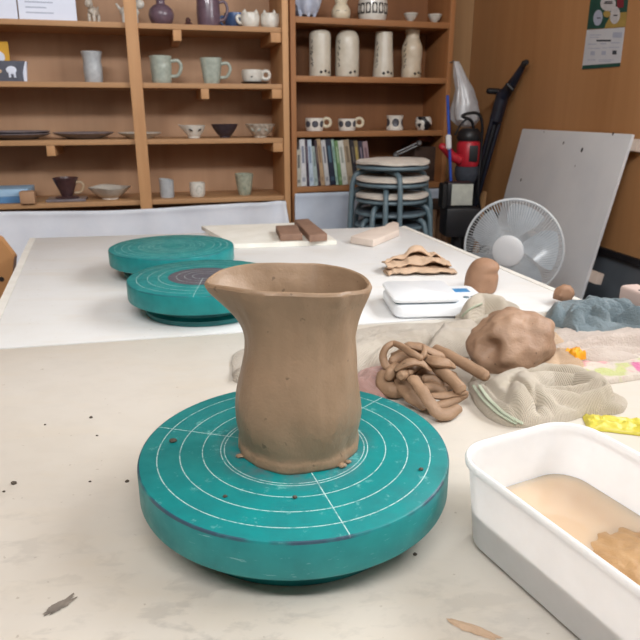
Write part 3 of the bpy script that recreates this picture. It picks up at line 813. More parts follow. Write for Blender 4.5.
o = cloth('waffle_towel', 'beige waffle towel with a green-striped hem folded in front of the big clay block',
      [(467, 386), (480, 376), (520, 374), (555, 372), (590, 378), (604, 392), (626, 404), (620, 414), (590, 416), (560, 424), (528, 428), (505, 426), (485, 416), (472, 400)],
      [([(472, 384), (487, 402), (512, 420), (528, 424)], .017, .020), ([(489, 388), (508, 403), (530, 414), (552, 420)], .017, .027), ([(519, 402), (525, 385), (546, 378), (576, 379), (598, 388)], .019, .036),
       ([(500, 388), (520, 380)], .022, .030), ([(540, 399), (568, 397), (594, 394)], .015, .031), ([(549, 411), (577, 411), (598, 408)], .014, .024), ([(590, 402), (606, 404), (622, 406)], .013, .017), ([(532, 392), (548, 405)], .013, .030)],
      [([(527, 392), (548, 389), (590, 391)], .0035, .012), ([(480, 386), (498, 405), (522, 421)], .0028, .008), ([(545, 405), (575, 404), (600, 400)], .003, .009), ([(510, 396), (530, 410), (552, 415)], .003, .008)],
      .010, .0014, 60, 'towel', seed=1, na=260, nr=70)
for k in range(2):
    dx = 6 * k
    hem_on(o, [(474 + dx, 386), (478 + dx, 392), (483 + dx, 399), (490 + dx, 406), (498 + dx, 413), (508 + dx, 419), (516 + dx, 423)], .0022)
cloth('clay_stained_cloth', 'clay-stained tan cloth lying between the big clay block and the orange wrapper',
      [(530, 345), (546, 332), (560, 345), (578, 362), (584, 374), (560, 378), (536, 376)],
      [([(548, 338), (560, 352), (574, 366)], .022, .018), ([(540, 350), (545, 372)], .022, .022)], [], .006, .002, 40, 'clay_cloth', seed=5)
cloth('terry_towel', 'long oat-coloured terry towel folded under the grey towel',
      [(534, 350), (545, 338), (565, 330), (600, 330), (640, 326), (672, 330), (668, 352), (634, 364), (600, 366), (570, 364), (546, 362)],
      [([(540, 354), (565, 350), (600, 344), (640, 338), (668, 340)], .022, .028), ([(570, 360), (600, 356), (632, 358)], .020, .015)],
      [([(556, 357), (600, 352), (650, 347)], .004, .010)], .005, .0014, 40, 'towel_long', seed=2, na=220, nr=50)
cloth('floral_cloth', 'white cloth with pink and green flower print lying flat at the right',
      [(545, 372), (570, 352), (610, 346), (660, 344), (690, 352), (690, 374), (640, 380), (600, 386), (562, 390)],
      [([(564, 388), (600, 383), (640, 377), (685, 371)], .008, .009), ([(585, 372), (620, 368), (660, 366)], .012, .007)], [], .004, .0012, 50, 'floral', seed=8, na=160, edge=14)
cloth('terry_towel', 'blue-grey terry towel bunched up near the right end of the table',
      [(543, 325), (548, 313), (560, 305), (585, 303), (615, 302), (640, 308), (668, 322), (655, 334), (628, 332), (605, 336), (580, 338), (572, 334), (560, 328)],
      [([(549, 320), (570, 312), (600, 309), (622, 308)], .020, .034), ([(552, 318), (572, 318)], .020, .030), ([(566, 316), (572, 328), (580, 336)], .013, .028), ([(575, 318), (605, 325), (640, 326)], .013, .022), ([(588, 306), (610, 312), (640, 316)], .010, .036), ([(572, 316), (590, 314), (606, 318)], .008, .036), ([(556, 308), (560, 316)], .012, .034)],
      [([(560, 322), (568, 316), (592, 318), (625, 320)], .006, .014), ([(560, 326), (566, 320)], .004, .008), ([(582, 330), (600, 330)], .006, .008), ([(574, 322), (600, 321), (640, 322)], .0035, .012), ([(585, 309), (612, 315), (640, 320)], .003, .010)], .010, .0025, 60, 'towel_grey', seed=6, na=220, nr=56)
cloth('rag', 'dusty pink clay-soiled rag half under the coil heap, beside the front wheel',
      [(352, 392), (360, 374), (380, 362), (402, 364), (404, 386), (390, 398), (372, 399)],
      [([(362, 386), (378, 374), (398, 372)], .018, .014), ([(372, 394), (392, 388)], .012, .011)], [], .005, .003, 60, 'pink_cloth', seed=9)

def wrapper(name, u, v, w, l, h, mat, label, cat, rz=0, amp=.5, seed=0):
    p = onz(u, v); bm = bmesh.new(); N = 22; g0 = {}; g1 = {}
    for i in range(N + 1):
        for j in range(N + 1):
            x = -w / 2 + w * i / N; y = -l / 2 + l * j / N
            e = max(0, 1 - max(abs(2 * i / N - 1), abs(2 * j / N - 1)) ** 4) ** .5
            n = abs(noise.noise(Vector((x * 75 + seed, y * 75, seed)))) + .5 * abs(noise.noise(Vector((x * 190, y * 190 + seed, 1))))
            z = .001 + e * h * (.45 + amp * n)
            wx = x + .08 * w * noise.noise(Vector((y * 60, seed, 0))); wy = y + .10 * l * noise.noise(Vector((x * 60, seed, 5)))
            g0[i, j] = bm.verts.new((wx, wy, z)); g1[i, j] = bm.verts.new((wx, wy, .0004))
    for i in range(N):
        for j in range(N):
            bm.faces.new((g0[i, j], g0[i + 1, j], g0[i + 1, j + 1], g0[i, j + 1])); bm.faces.new((g1[i, j + 1], g1[i + 1, j + 1], g1[i + 1, j], g1[i, j]))
    rim = [(i, 0) for i in range(N)] + [(N, j) for j in range(N)] + [(i, N) for i in range(N, 0, -1)] + [(0, j) for j in range(N, 0, -1)]
    for a, b in zip(rim, rim[1:] + rim[:1]): bm.faces.new((g1[a], g1[b], g0[b], g0[a]))
    o = obj(name, bm, mat); o.location = (p.x, p.y, T); o.rotation_euler = (0, 0, rz); tag(o, label, cat); return o
wrapper('plastic_wrapper', 619, 427, .066, .032, .007, 'yellow', 'crumpled yellow plastic wrapper on the table behind the tub', 'wrapper', R(-16), .9, 2)
o = wrapper('foil_wrapper', 573, 367, .020, .019, .014, 'orange', 'small crumpled orange wrapper tucked against the tan cloth', 'wrapper', R(30), 1.0, 7); o.location.z = T + .012

# pale plank at the right
a = onz(613, 304); d = Vector((.04, -.16, 0)).normalized(); rz = math.atan2(d.y, d.x) + PI / 2
r = empty('wooden_plank', (a.x + .025, a.y + .002, T), rz, 'pale pinkish plank with round screw heads lying at the right end of the table', 'plank')
bm = bmesh.new(); loft(bm, [[(x, y, z) for x, z in [(q[0] , q[1] + .0165) for q in rrect(.036, .033, .006, 4)]] for y in (-.34, -.30, -.002, 0)]); bmesh.ops.recalc_face_normals(bm, faces=bm.faces)
obj('board', bm, 'pink_wood', r)
for y in (-.035, -.085, -.14):
    bm = bmesh.new(); lathe(bm, [(.0028, 0), (.0028, .001), (.002, .0014)], 14, mtx=Matrix.Translation((-.010, y, .0325))); obj('screw', bm, 'dark_ink', r)

# ------------------------------------------------------------------ heap of clay coils
def coil(label, pts, rad, flat=1.0, mat='coil'):
    """pts: (u, v, height above the table) in the photograph's frame"""
    P = [onz(u, v, T + h) for u, v, h in pts]
    c = Vector((P[0].x, P[0].y, T)); bm = bmesh.new()
    tube(bm, [p - c for p in P], rad, 14, 7, flat=flat)
    for v in bm.verts:
        n = noise.noise(v.co * 90 + c * 30); v.co += Vector((n, noise.noise(v.co * 80 + Vector((9, 9, 9))), n)) * .0009
        v.co.z = max(v.co.z, .0008)
    o = obj('clay_coil', bm, mat); o.location = c; tag(o, label, 'clay coil', 'coils of brown clay in a heap'); return o
def chunk(label, u, v, h, rx, ry, rz_, seed):
    p = onz(u, v, T + h); bm = bmesh.new(); blob(bm, rx, ry, rz_, 3, .22, 1.8, seed, None, None, .12)
    for w in bm.verts: w.co.z = max(w.co.z, .0008 - h)
    o = obj('clay_chunk', bm, 'coil'); o.location = p; tag(o, label, 'clay chunk', 'scraps of brown clay under the coils'); return o
coil('long straight clay coil at the right, its blunt end pointing at the towel', [(436, 349, .034), (450, 356, .033), (470, 367, .028), (486, 376, .024)], [.0062, .0068, .0070, .0066])
coil('straight clay coil in the middle slanting down right across the heap', [(424, 356, .038), (438, 368, .034), (452, 380, .028), (461, 390, .022)], [.0050, .0066, .0072, .0072])
coil('flat clay strip running down the front of the heap and turning up at its tip', [(413, 378, .030), (420, 388, .026), (429, 402, .018), (438, 413, .009), (448, 414, .007), (459, 408, .008)], [.0066, .0074, .0078, .0074, .0070, .0052], .55)
coil('broad clay strip left of the flat front strip, resting on the table', [(400, 380, .018), (407, 393, .013), (416, 401, .009), (424, 408, .006)], [.0080, .0086, .0074, .0046], .6)
coil('thick curved clay strip like a slice lying across the top of the heap', [(397, 369, .036), (408, 363, .043), (420, 363, .042), (431, 370, .036)], [.0046, .0074, .0070, .0026], .6)
coil('thin coil arching over the left end of the heap down to the table side', [(393, 343, .050), (386, 348, .046), (383, 357, .036), (387, 367, .026), (396, 370, .024)], [.0036, .0040, .0044, .0052, .0058])
coil('thin coil along the back top of the heap, from the arch to the hook', [(394, 343, .050), (404, 348, .050), (413, 354, .050), (421, 358, .048)], [.0036, .0040, .0042, .0040])
coil('short thin hook of clay standing up at the top of the heap', [(420, 358, .046), (424, 354, .050), (424, 346, .053)], [.0036, .0034, .0026])
coil('torn wide clay strip curled over the top right of the heap', [(429, 359, .042), (438, 362, .043), (446, 363, .041), (453, 366, .036)], [.0070, .0100, .0090, .0056], .6)
coil('wide flat clay strip lying behind the hook at the back of the heap', [(408, 345, .044), (420, 347, .043), (432, 352, .038), (444, 356, .032)], [.0070, .0080, .0078, .0060], .5)
coil('bent clay strip lying low at the right front, its end curled upward', [(432, 407, .008), (445, 404, .009), (458, 398, .011), (466, 394, .017)], [.0054, .0062, .0060, .0050], .8)
coil('thin clay strip just above the curled strip at right front', [(432, 396, .016), (444, 396, .016), (456, 394, .016), (467, 393, .020)], [.0050, .0054, .0050, .0030], .7)
coil('dark thick coil bulging at the lower left of the heap', [(383, 374, .020), (384, 384, .013), (392, 390, .010), (402, 392, .008)], [.0072, .0096, .0090, .0070])
coil('coil end seen head on, left of the flat front strip', [(402, 376, .032), (406, 372, .029), (412, 366, .027)], [.0060, .0062, .0060])
coil('small coil end squeezed between the slice and the flat strip', [(409, 373, .032), (413, 370, .031), (420, 365, .030)], [.0038, .0040, .0040])
coil('shadowed coil stub deep in the middle of the heap', [(424, 379, .022), (432, 379, .022), (442, 384, .018)], [.0054, .0062, .0056])
coil('lower shadowed coil stub under the middle of the heap', [(424, 388, .016), (434, 388, .015), (444, 392, .012)], [.0056, .0064, .0056])
coil('coil lying inside the heap under the arch', [(392, 362, .028), (400, 358, .032), (410, 357, .034), (420, 360, .034)], [.0060, .0066, .0060, .0050])
coil('short coil leaning against the left flank under the arch', [(388, 378, .024), (391, 372, .030), (396, 366, .032)], [.0054, .0062, .0054])
chunk('large clay scrap filling the heap from below, mostly hidden', 415, 378, .014, .030, .022, .015, 1)
chunk('clay scrap under the right side of the heap', 440, 380, .012, .022, .018, .013, 2)
chunk('clay scrap at the back of the heap below the towel', 410, 362, .022, .026, .018, .020, 3)
chunk('clay scrap at the back right of the heap beside the block', 436, 362, .018, .022, .016, .018, 4)

# ------------------------------------------------------------------ fan
def make_fan():
    Y = 1.76; c = aty(512.5, 248.5, Y); s = mpp(c); Rr = 48.6 * s
    hub = aty(507, 251, Y - .07)
    fw = (hub - aty(512, 247, Y)).normalized()                   # the way the fan faces
    tilt = (CAM - c).normalized(); fdir = Vector((-.50, -.86, .03)).normalized()
    r = empty('electric_fan', (c.x, c.y, 0), 0, 'white round electric fan standing on the floor behind the table', 'electric fan')
    o0 = Vector((c.x, c.y, 0)); ax = fdir; X = ax.cross(Vector((0, 0, 1))).normalized(); Yv = X.cross(ax).normalized()
    F = Matrix(((X.x, Yv.x, ax.x, 0), (X.y, Yv.y, ax.y, 0), (X.z, Yv.z, ax.z, c.z), (0, 0, 0, 1)))   # local +z = facing
    def tr(p): return F @ Vector(p)
    bm = bmesh.new(); tube(bm, [tr((Rr * math.cos(2 * PI * k / 72), Rr * math.sin(2 * PI * k / 72), 0)) for k in range(73)], .0036, 8, smooth=False, round_ends=False); obj('rim', bm, 'grille', r)
    for nm, sgn in (('front_grille', 1), ('rear_grille', -1)):
        bm = bmesh.new(); n = 100
        for k in range(n):
            a = 2 * PI * k / n; pts = []
            for j in range(8):
                t = j / 7; rr = .032 + (Rr - .032) * t; aa = a + .30 * sgn * (1 - t); z = sgn * (.050 * (1 - t ** 3.2))
                pts.append(tr((rr * math.cos(aa), rr * math.sin(aa), z)))
            tube(bm, pts, .00085, 4, smooth=False, round_ends=False)
        obj(nm, bm, 'grille', r)
    bm = bmesh.new(); lathe(bm, [(.041, .047), (.043, .050), (.042, .054), (.036, .0565), (.018, .058)], 48, mtx=F); obj('hub_cap', bm, 'white_paint', r)
    bm = bmesh.new(); lathe(bm, [(.022, -.03), (.026, .0), (.024, .028), (.012, .036)], 32, mtx=F); obj('spinner', bm, 'white_paint', r)
    for k in range(5):
        bm = bmesh.new(); a0 = 2 * PI * k / 5 + .35; g0 = {}
        for i in range(9):
            for j in range(7):
                t = i / 8; w = j / 6 - .5; rr = .024 + (Rr * .90 - .024) * t
                aa = a0 + (w * (.62 + .42 * math.sin(t * PI * .8))) + .25 * t
                for q, dz in ((0, .0008), (1, -.0008)):
                    g0[i, j, q] = bm.verts.new(tr((rr * math.cos(aa), rr * math.sin(aa), w * .040 * (1 - .3 * t) + dz)))
        for i in range(8):
            for j in range(6):
                bm.faces.new((g0[i, j, 0], g0[i + 1, j, 0], g0[i + 1, j + 1, 0], g0[i, j + 1, 0])); bm.faces.new((g0[i, j + 1, 1], g0[i + 1, j + 1, 1], g0[i + 1, j, 1], g0[i, j, 1]))
        obj('blade', bm, 'blade', r)
    bm = bmesh.new(); lathe(bm, [(.020, -.14), (.046, -.13), (.052, -.10), (.050, -.06), (.044, -.052)], 36, mtx=F); obj('motor_housing', bm, 'white_paint', r)
    m = tr((0, 0, -.10)) ; 
    tubeo('pole', [(m.x, m.y, .03), (m.x, m.y, m.z - .035)], .014, 'white_paint', r, n=2, seg=18)
    bm = bmesh.new(); lathe(bm, [(.112, 0), (.116, .008), (.112, .022), (.05, .034), (.02, .05)], 48, mtx=Matrix.Translation((m.x, m.y, 0))); obj('base', bm, 'white_paint', r)
make_fan()

# ------------------------------------------------------------------ board leaning on the right wall
def wall_hit(u, v, off): return onplane(u, v, RC + WN * off, WN)
TR_ = wall_hit(632, 135, .035); TL_ = wall_hit(522.5, 128, .035)
zt = (TR_.z + TL_.z) / 2; TR_ = Vector((TR_.x, TR_.y, zt)); TL_ = Vector((TL_.x, TL_.y, zt))
wv = (TR_ - TL_); wlen = wv.length
best = None
for k in range(0, 90):
    off = .01 * k; foot = TR_ + WN * off; foot.z = 0
    # where the right edge crosses image row 300
    f = None
    for j in range(400):
        p = TR_.lerp(foot, j / 399); d = p - CAM; zc = d.dot(FWD); upv = Vector((0, sp, cp)); vv = 320 - 640 * d.dot(upv) / zc
        if vv >= 300: f = 320 + 640 * d.x / zc; break
    if f is not None and (best is None or abs(f - 580) < best[0]): best = (abs(f - 580), off)
OFF = best[1]
def make_board():
    foot = TL_ + WN * OFF; foot.z = 0
    r = empty('leaning_panel', (foot.x, foot.y, 0), 0, 'large off-white panel with dark screw holes leaning on the wood wall behind the fan', 'panel')
    o = Vector(foot); ex = wv.normalized(); ez = (TL_ - foot); hl = ez.length; ez.normalize(); ey = ez.cross(ex).normalized()
    if ey.dot(WN) < 0: ey = -ey
    Mx = Matrix(((ex.x, ey.x, ez.x, 0), (ex.y, ey.y, ez.y, 0), (ex.z, ey.z, ez.z, 0), (0, 0, 0, 1)))
    bm = bmesh.new(); box(bm, 0, wlen, -.010, .0, .003, hl, .0012, 0, Mx); bmesh.ops.recalc_face_normals(bm, faces=bm.faces); obj('sheet', bm, 'white_board', r)
    for k, z in enumerate((hl - .045, hl - .44)):
        bm = bmesh.new(); box(bm, .03, wlen + (.022 if k == 0 else .03), -.034, -.0105, z, z + .034, .001, 0, Mx); bmesh.ops.recalc_face_normals(bm, faces=bm.faces); obj('batten', bm, 'pale_wood', r)
    up = Vector((0, sp, cp))
    for u, v, s in ((563.5, 143, .006), (582, 150, .009), (521, 180, .007), (613, 134, .006), (575, 166, .003), (484 + 60, 132, .003)):
        p = onplane(u, v, o, ey) - o; x = p.dot(ex); z = p.dot(ez)
        bm = bmesh.new(); lathe(bm, [(s * .6, -.001), (s * .55, .0007)], 12, mtx=Mx @ Matrix.Translation((x, 0, z)) @ Matrix.Scale(1.5, 4, (0, 0, 1)) @ Matrix.Rotation(-PI / 2, 4, 'X'))
        bmesh.ops.recalc_face_normals(bm, faces=bm.faces); obj('screw_hole', bm, 'black', r)
make_board()

# ------------------------------------------------------------------ papers on the right wall
def on_wall_poly(name, px, off, th, mat, parent=None, origin=None):
    Q = [wall_hit(u, v, off) for u, v in px]
    bm = bmesh.new(); a = [bm.verts.new(q - origin) for q in Q]; b = [bm.verts.new(q + WN * th - origin) for q in Q]; n = len(Q)
    bm.faces.new(a); bm.faces.new(list(reversed(b)))
    for i in range(n): bm.faces.new((a[i], b[i], b[(i + 1) % n], a[(i + 1) % n]))
    bmesh.ops.recalc_face_normals(bm, faces=bm.faces); return obj(name, bm, mat, parent, False)
def sq(x, y, w, h, k=.0):                                             # rectangle in the 8x enlarged photograph of the notice
    X = lambda a: 560 + a / 8; Y = lambda a: a / 8
    return [(X(x), Y(y)), (X(x + w), Y(y)), (X(x + w + k), Y(y + h)), (X(x + k), Y(y + h))]
oN = wall_hit(600, 65, 0)
r = empty('notice', oN, 0, 'white printed notice with a green bottom band on the wood wall', 'notice')
on_wall_poly('sheet', [(587, 30), (625, 27.3), (620, 66.5), (582, 69.5)], .0005, .0008, 'notice', r, oN)
on_wall_poly('green_band', [(582.8, 65.5), (620.5, 62.8), (620, 66.5), (582, 69.5)], .0013, .0004, 'green_ink', r, oN)
on_wall_poly('heading_bar', sq(292, 318, 116, 14), .0013, .0004, 'dark_ink', r, oN)
on_wall_poly('map_picture', sq(424, 258, 74, 44, -4), .0013, .0004, 'ink', r, oN)
for x, y, w, h in ((240, 276, 90, 7), (240, 296, 70, 6), (226, 350, 66, 8), (322, 346, 50, 8), (408, 338, 72, 8), (226, 384, 96, 6), (340, 380, 40, 6), (388, 376, 86, 6), (222, 476, 60, 6), (310, 476, 120, 5), (310, 488, 100, 5)):
    on_wall_poly('text_line', sq(x, y, w, h), .0013, .0004, 'ink', r, oN)
for x, y in ((246, 410), (334, 408), (420, 404)):
    on_wall_poly('small_print_block', sq(x, y, 34, 32, -2), .0013, .0004, 'dark_ink' if x > 400 else 'ink', r, oN)
oP = wall_hit(607, 26, 0)
r = empty('poster', oP, 0, 'dark green and ochre poster with pale round seals above the white notice', 'poster')
on_wall_poly('sheet', [(592.5, -16), (630, -18), (625.5, 26.6), (587, 29.5)], .0005, .0008, 'green_ink', r, oP)
on_wall_poly('ochre_area', [(606, 24), (612, 13), (626.8, 12), (625.5, 26.6), (604.5, 28.2)], .0013, .0003, 'ochre_ink', r, oP)
on_wall_poly('red_area', [(617, -2), (624, -2), (623.5, 7.5), (617, 8)], .0013, .0003, 'red_ink', r, oP)
def ell(x, y, rx, ry, rot=0): return [(560 + (x + rx * math.cos(a) * math.cos(rot) - ry * math.sin(a) * math.sin(rot)) / 8, (y + rx * math.cos(a) * math.sin(rot) + ry * math.sin(a) * math.cos(rot)) / 8) for a in [2 * PI * k / 24 for k in range(24)]]
on_wall_poly('pale_seal', ell(304, 142, 36, 64, .12), .0017, .0003, 'ink', r, oP)
on_wall_poly('pale_seal', ell(440, 122, 40, 70, .1), .0017, .0003, 'silver_foil', r, oP)
on_wall_poly('pale_seal', ell(385, 30, 62, 60, 0), .0021, .0003, 'silver_foil', r, oP)
on_wall_poly('gold_seal', ell(376, 112, 30, 26, 0), .0025, .0003, 'ochre_ink', r, oP)
for x, y, w in ((296, 140, 30), (428, 118, 34), (350, 22, 72), (360, 10, 60)):
    on_wall_poly('text_line', sq(x, y, w, 8, -1), .0029, .0003, 'dark_ink', r, oP)

# ------------------------------------------------------------------ stack of stools
def make_stool():
    r = empty('stool', (0, 0, 0))
    SH = .60; rl = .150
    bm = bmesh.new(); lathe(bm, [(.112, SH - .012), (.124, SH - .010), (.127, SH - .002), (.124, SH + .004), (.115, SH + .006)], 48); obj('seat', bm, 'stool_seat', r)
    bm = bmesh.new(); tube(bm, [(.129 * math.cos(2 * PI * k / 48), .129 * math.sin(2 * PI * k / 48), SH - .004) for k in range(49)], .0065, 8, smooth=False, round_ends=False); obj('seat_rim', bm, 'stool_metal', r)
    for q in range(2):
        Rm = Matrix.Rotation(q * PI / 2, 3, 'Z'); zb = SH - .021 - .0 * q
        for s in (-1, 1):
            pts = [Rm @ Vector((s * x, .022 * (1 if q == 0 else -1), z)) for x, z in ((.0, zb), (.06, zb), (.108, zb - .002), (.134, zb - .012), (rl - .006, zb - .036), (rl, zb - .075), (rl + .010, .28), (rl + .022, .0))]
            bm = bmesh.new(); tube(bm, pts, .0098, 10, 5); 
            for v in bm.verts: v.co.z = max(v.co.z, 0)
            obj('leg', bm, 'stool_metal', r)
    return r
def add_cushion(st, seed, drape):
    SH = .60; bm = bmesh.new()
    def fn(p, a, k):
        w = noise.noise(Vector((math.cos(a) * 1.6 + seed, math.sin(a) * 1.6, seed)))
        s = min(1, math.hypot(p.x, p.y) / .14)
        return Vector((p.x * (1 + .03 * w), p.y * (1 + .03 * w), p.z + s * s * (.006 * w - drape * (1 if p.x > 0 else .2) * abs(p.x) / .14)))
    lathe(bm, [(.10, SH + .0065), (.128, SH + .007), (.137, SH + .011), (.136, SH + .019), (.124, SH + .0245), (.08, SH + .027), (.02, SH + .0265)], 56, fn); c = obj('cushion', bm, 'pad', st)
    tubeo('tie', [(.128, -.05, SH + .012), (.133, -.054, SH - .012), (.132, -.052, SH - .034)], .0022, 'pad', c, seg=6)
SC = aty(391.5, 190, 2.45)
zs = [0, .047, .094, .154, .216]
labels = ['grey-blue metal stool with bare seat at the bottom of the visible stack', 'grey-blue metal stool with bare seat, second from the bottom of the stack',
          'grey-blue stool with tied white cushion in the middle of the stack', 'grey-blue stool with white cushion directly under the topmost one', 'topmost stool of the stack, with a drooping off-white cushion']
proto = make_stool()
for k in range(5):
    s = proto if k == 0 else copy_tree(proto)
    s.location = (SC.x, SC.y, zs[k]); s.rotation_euler = (0, 0, R(28 + 19 * k)); tag(s, labels[k], 'stool', 'stacked metal stools in front of the bookcase')
    if k == 0: S_list = []
    S_list.append(s)
for k in (2, 3, 4): add_cushion(S_list[k], k * 1.7, .010 if k == 4 else .003)

# ------------------------------------------------------------------ tools in the corner
def make_stand():
    top = wall_hit(524, 64, .03); bot = Vector((0, 0, 0))
    t1 = wall_hit(502, 98, .05); b1 = aty(472, 205, 2.76)
    d = (b1 - t1).normalized(); foot = t1 + d * ((t1.z - .02) / -d.z)
    r = empty('tripod_stand', (foot.x, foot.y, 0), 0, 'folded black tripod stand leaning in the corner against the wood wall', 'tripod')
    o = Vector((foot.x, foot.y, 0)); L = lambda p: p - o
    k1 = t1.lerp(b1, .42)
    tubeo('leg', [L(t1 + d * .10 + Vector((.018, 0, 0))), L(t1.lerp(foot, .5) + Vector((.012, -.01, 0)))], .009, 'navy_metal', r, n=2)
    tubeo('leg', [L(t1 + d * .08 + Vector((-.018, -.01, 0))), L(t1.lerp(foot, .52) + Vector((-.016, -.01, 0)))], .009, 'navy_metal', r, n=2)
    tubeo('column', [L(t1), L(foot)], .012, 'black', r, n=2)
    tubeo('collar', [L(t1 - d * .02), L(t1 + d * .09)], .026, 'navy_metal', r, n=2, seg=14)
    q = t1.lerp(foot, .49); tubeo('collar', [L(q - d * .02), L(q + d * .03)], .026, 'navy_metal', r, n=2, seg=14)
    tubeo('arm', [L(t1), L(t1.lerp(top, .5) + Vector((.004, 0, 0))), L(top)], [.026, .018, .010], 'navy_metal', r, n=4)
    kn = wall_hit(494, 91, .06); tubeo('knob', [L(kn + Vector((-.024, 0, 0))), L(kn + Vector((.02, 0, -.002)))], .012, 'black', r, n=2, seg=12)
    tubeo('lever', [L(wall_hit(507, 84, .07)), L(wall_hit(513, 90, .05))], .008, 'black', r, n=2)
    tubeo('lever', [L(wall_hit(523, 64, .04)), L(wall_hit(527, 62, .03))], .011, 'black', r, n=2)
make_stand()
def make_mixer():
    Y = 2.63; c = aty(467, 196, Y); z1 = aty(467, 122, Y).z
    base = Vector((c.x, c.y, 0)); r = empty('power_mixer', base, 0, 'red and black electric hand mixer with its cord hung up, standing in the corner', 'power tool')
    L = lambda u, v, y=Y: aty(u, v, y) - base
    bm = bmesh.new(); a = L(467, 166); b = L(467, 141)
    lathe(bm, [(.045, a.z), (.050, a.z + .01), (.050, b.z - .01), (.044, b.z)], 28, mtx=Matrix.Translation((a.x, 0, 0)) @ Matrix.Scale(.9, 4, (1, 0, 0))); obj('motor_body', bm, 'red', r)
    bm = bmesh.new(); lathe(bm, [(.044, b.z + .001), (.048, b.z + .012), (.044, b.z + .035), (.030, b.z + .048)], 28, mtx=Matrix.Translation((a.x, 0, 0))); obj('motor_cap', bm, 'black', r)
    bm = bmesh.new(); lathe(bm, [(.028, a.z - .075), (.040, a.z - .055), (.048, a.z - .03), (.046, a.z - .001)], 28, mtx=Matrix.Translation((a.x, 0, 0))); obj('gearbox', bm, 'dark_ink', r)
    tubeo('shaft', [(a.x, 0, a.z - .07), (a.x, 0, .02)], .012, 'black', r, n=2)
    tubeo('handle', [L(460, 160, Y - .03), L(452, 156, Y - .035), L(446, 149, Y - .035), L(441, 146, Y - .035)], [.020, .018, .019, .014], 'red', r)
    tubeo('power_cord', [L(474, 140), L(472, 122, Y - .02), L(462, 116, Y - .04), L(476, 113, Y - .03), L(482, 122, Y - .02), L(481, 150), L(478, 190), L(480, 210, Y + .02)], .006, 'black', r, n=8)
    tubeo('strap', [L(455, 135, Y - .02), L(462, 123, Y - .03), L(470, 119, Y - .03), L(474, 128)], .004, 'black', r, n=8)
    v = L(456, 150, Y - .052); bm = bmesh.new(); box(bm, a.x - .006, a.x + .028, -.0515, -.046, a.z + .02, b.z - .015, .002); obj('vent_grille', bm, 'black', r)
make_mixer()
def make_lamp():
    Y = 2.45; c = aty(460, 194, Y); base = Vector((c.x, c.y, 0)); s = mpp(c)
    r = empty('work_light', base, R(4), 'black work light with a square pale lens standing below the red mixer', 'work light')
    w = 23 * s; h = 22 * s; bm = bmesh.new(); box(bm, -w * .62, w * .52, -.02, .05, c.z - h * .56, c.z + h * .54, .008); obj('housing', bm, 'black', r)
    bm = bmesh.new(); box(bm, -w * .45, w * .48, -.026, -.0205, c.z - h * .47, c.z + h * .47, .002); p = obj('lens', bm, 'lens', r); p['label'] = 'pale square lens'
    bm = bmesh.new(); box(bm, -w * .86, -w * .63, -.03, .04, c.z - h * .62, c.z + h * .5, .01); obj('grip', bm, 'black_rubber', r)
    tubeo('column', [(0, .01, c.z - h * .56), (0, .01, .03)], .020, 'black', r, n=2)
    bm = bmesh.new(); box(bm, -.06, .07, -.05, .06, c.z - h * .56 - .11, c.z - h * .565, .012); obj('battery_box', bm, 'black', r)
    for k in range(3):
        a = 2 * PI * k / 3 + .5; tubeo('foot', [(0, .01, .10), (.065 * math.cos(a), .01 + .065 * math.sin(a), .012)], .011, 'black', r, n=2)
make_lamp()
Y = 2.535; a = aty(447.5, 96, Y); b = aty(451, 186, Y); d = (b - a).normalized(); foot = b + d * (b.z / -d.z)
r = empty('thin_pole', (foot.x, foot.y, 0), 0, 'thin blue pole with a white joint standing beside the bookcase', 'pole')
tubeo('rod', [a - foot, Vector((0, 0, .002))], .0055, 'blue', r, n=2)
j = aty(448.6, 142, Y) - foot; tubeo('joint', [j + d * -.022, j + d * .022], .011, 'white_paint', r, n=2, seg=14)
# strip of wood in the corner
a = wall_hit(484, 192, .03); b = wall_hit(478, 235, .10); d = (b - a).normalized(); foot = b + d * (b.z / -d.z)
bm = bmesh.new(); tube(bm, [a - foot, Vector((0, 0, .002))], .013, 4, smooth=False, round_ends=False, flat=.6); o = obj('wood_strip', bm, 'trim_wood', smooth=False); o.location = foot
tag(o, 'narrow raw wood strip leaning on the wall behind the fan', 'wood strip')
# low wooden stool by the stack
c = aty(437, 200, 2.67); base = Vector((c.x, c.y, 0)); r = empty('wooden_stool', base, 0, 'small round brown wooden stool behind the metal stools', 'stool')
bm = bmesh.new(); lathe(bm, [(.058, c.z - .03), (.064, c.z - .022), (.064, c.z - .004), (.058, c.z)], 36); obj('seat', bm, 'dark_box', r)
for k in range(4):
    a = PI / 4 + k * PI / 2 + .3; tubeo('leg', [(.038 * math.cos(a), .038 * math.sin(a), c.z - .031), (.055 * math.cos(a), .055 * math.sin(a), .004)], [.013, .017], 'panel_wood', r, n=3)
# ------------------------------------------------------------------ shelving
class Unit:
    def __init__(s, u0, Y0, ang):
        d = ray(u0, 112); p = CAM + d * (Y0 / d.y); s.o = Vector((p.x, p.y, 0)); s.a = R(ang)
        s.e = Vector((math.cos(s.a), math.sin(s.a), 0)); s.n = Vector((-math.sin(s.a), math.cos(s.a), 0))
    def hit(s, u, v, dep=0): return onplane(u, v, s.o + s.n * dep, s.n)
    def lx(s, u, v, dep=0): return (s.hit(u, v, dep) - s.o).dot(s.e)
    def z(s, u, v, dep=0): return s.hit(u, v, dep).z
    def loc(s, x, dep, z): return s.o + s.e * x + s.n * dep + Vector((0, 0, z))
UL = Unit(287.5, 2.60, 14.5); UR = Unit(288.5, 2.605, 17)
DEP = .27
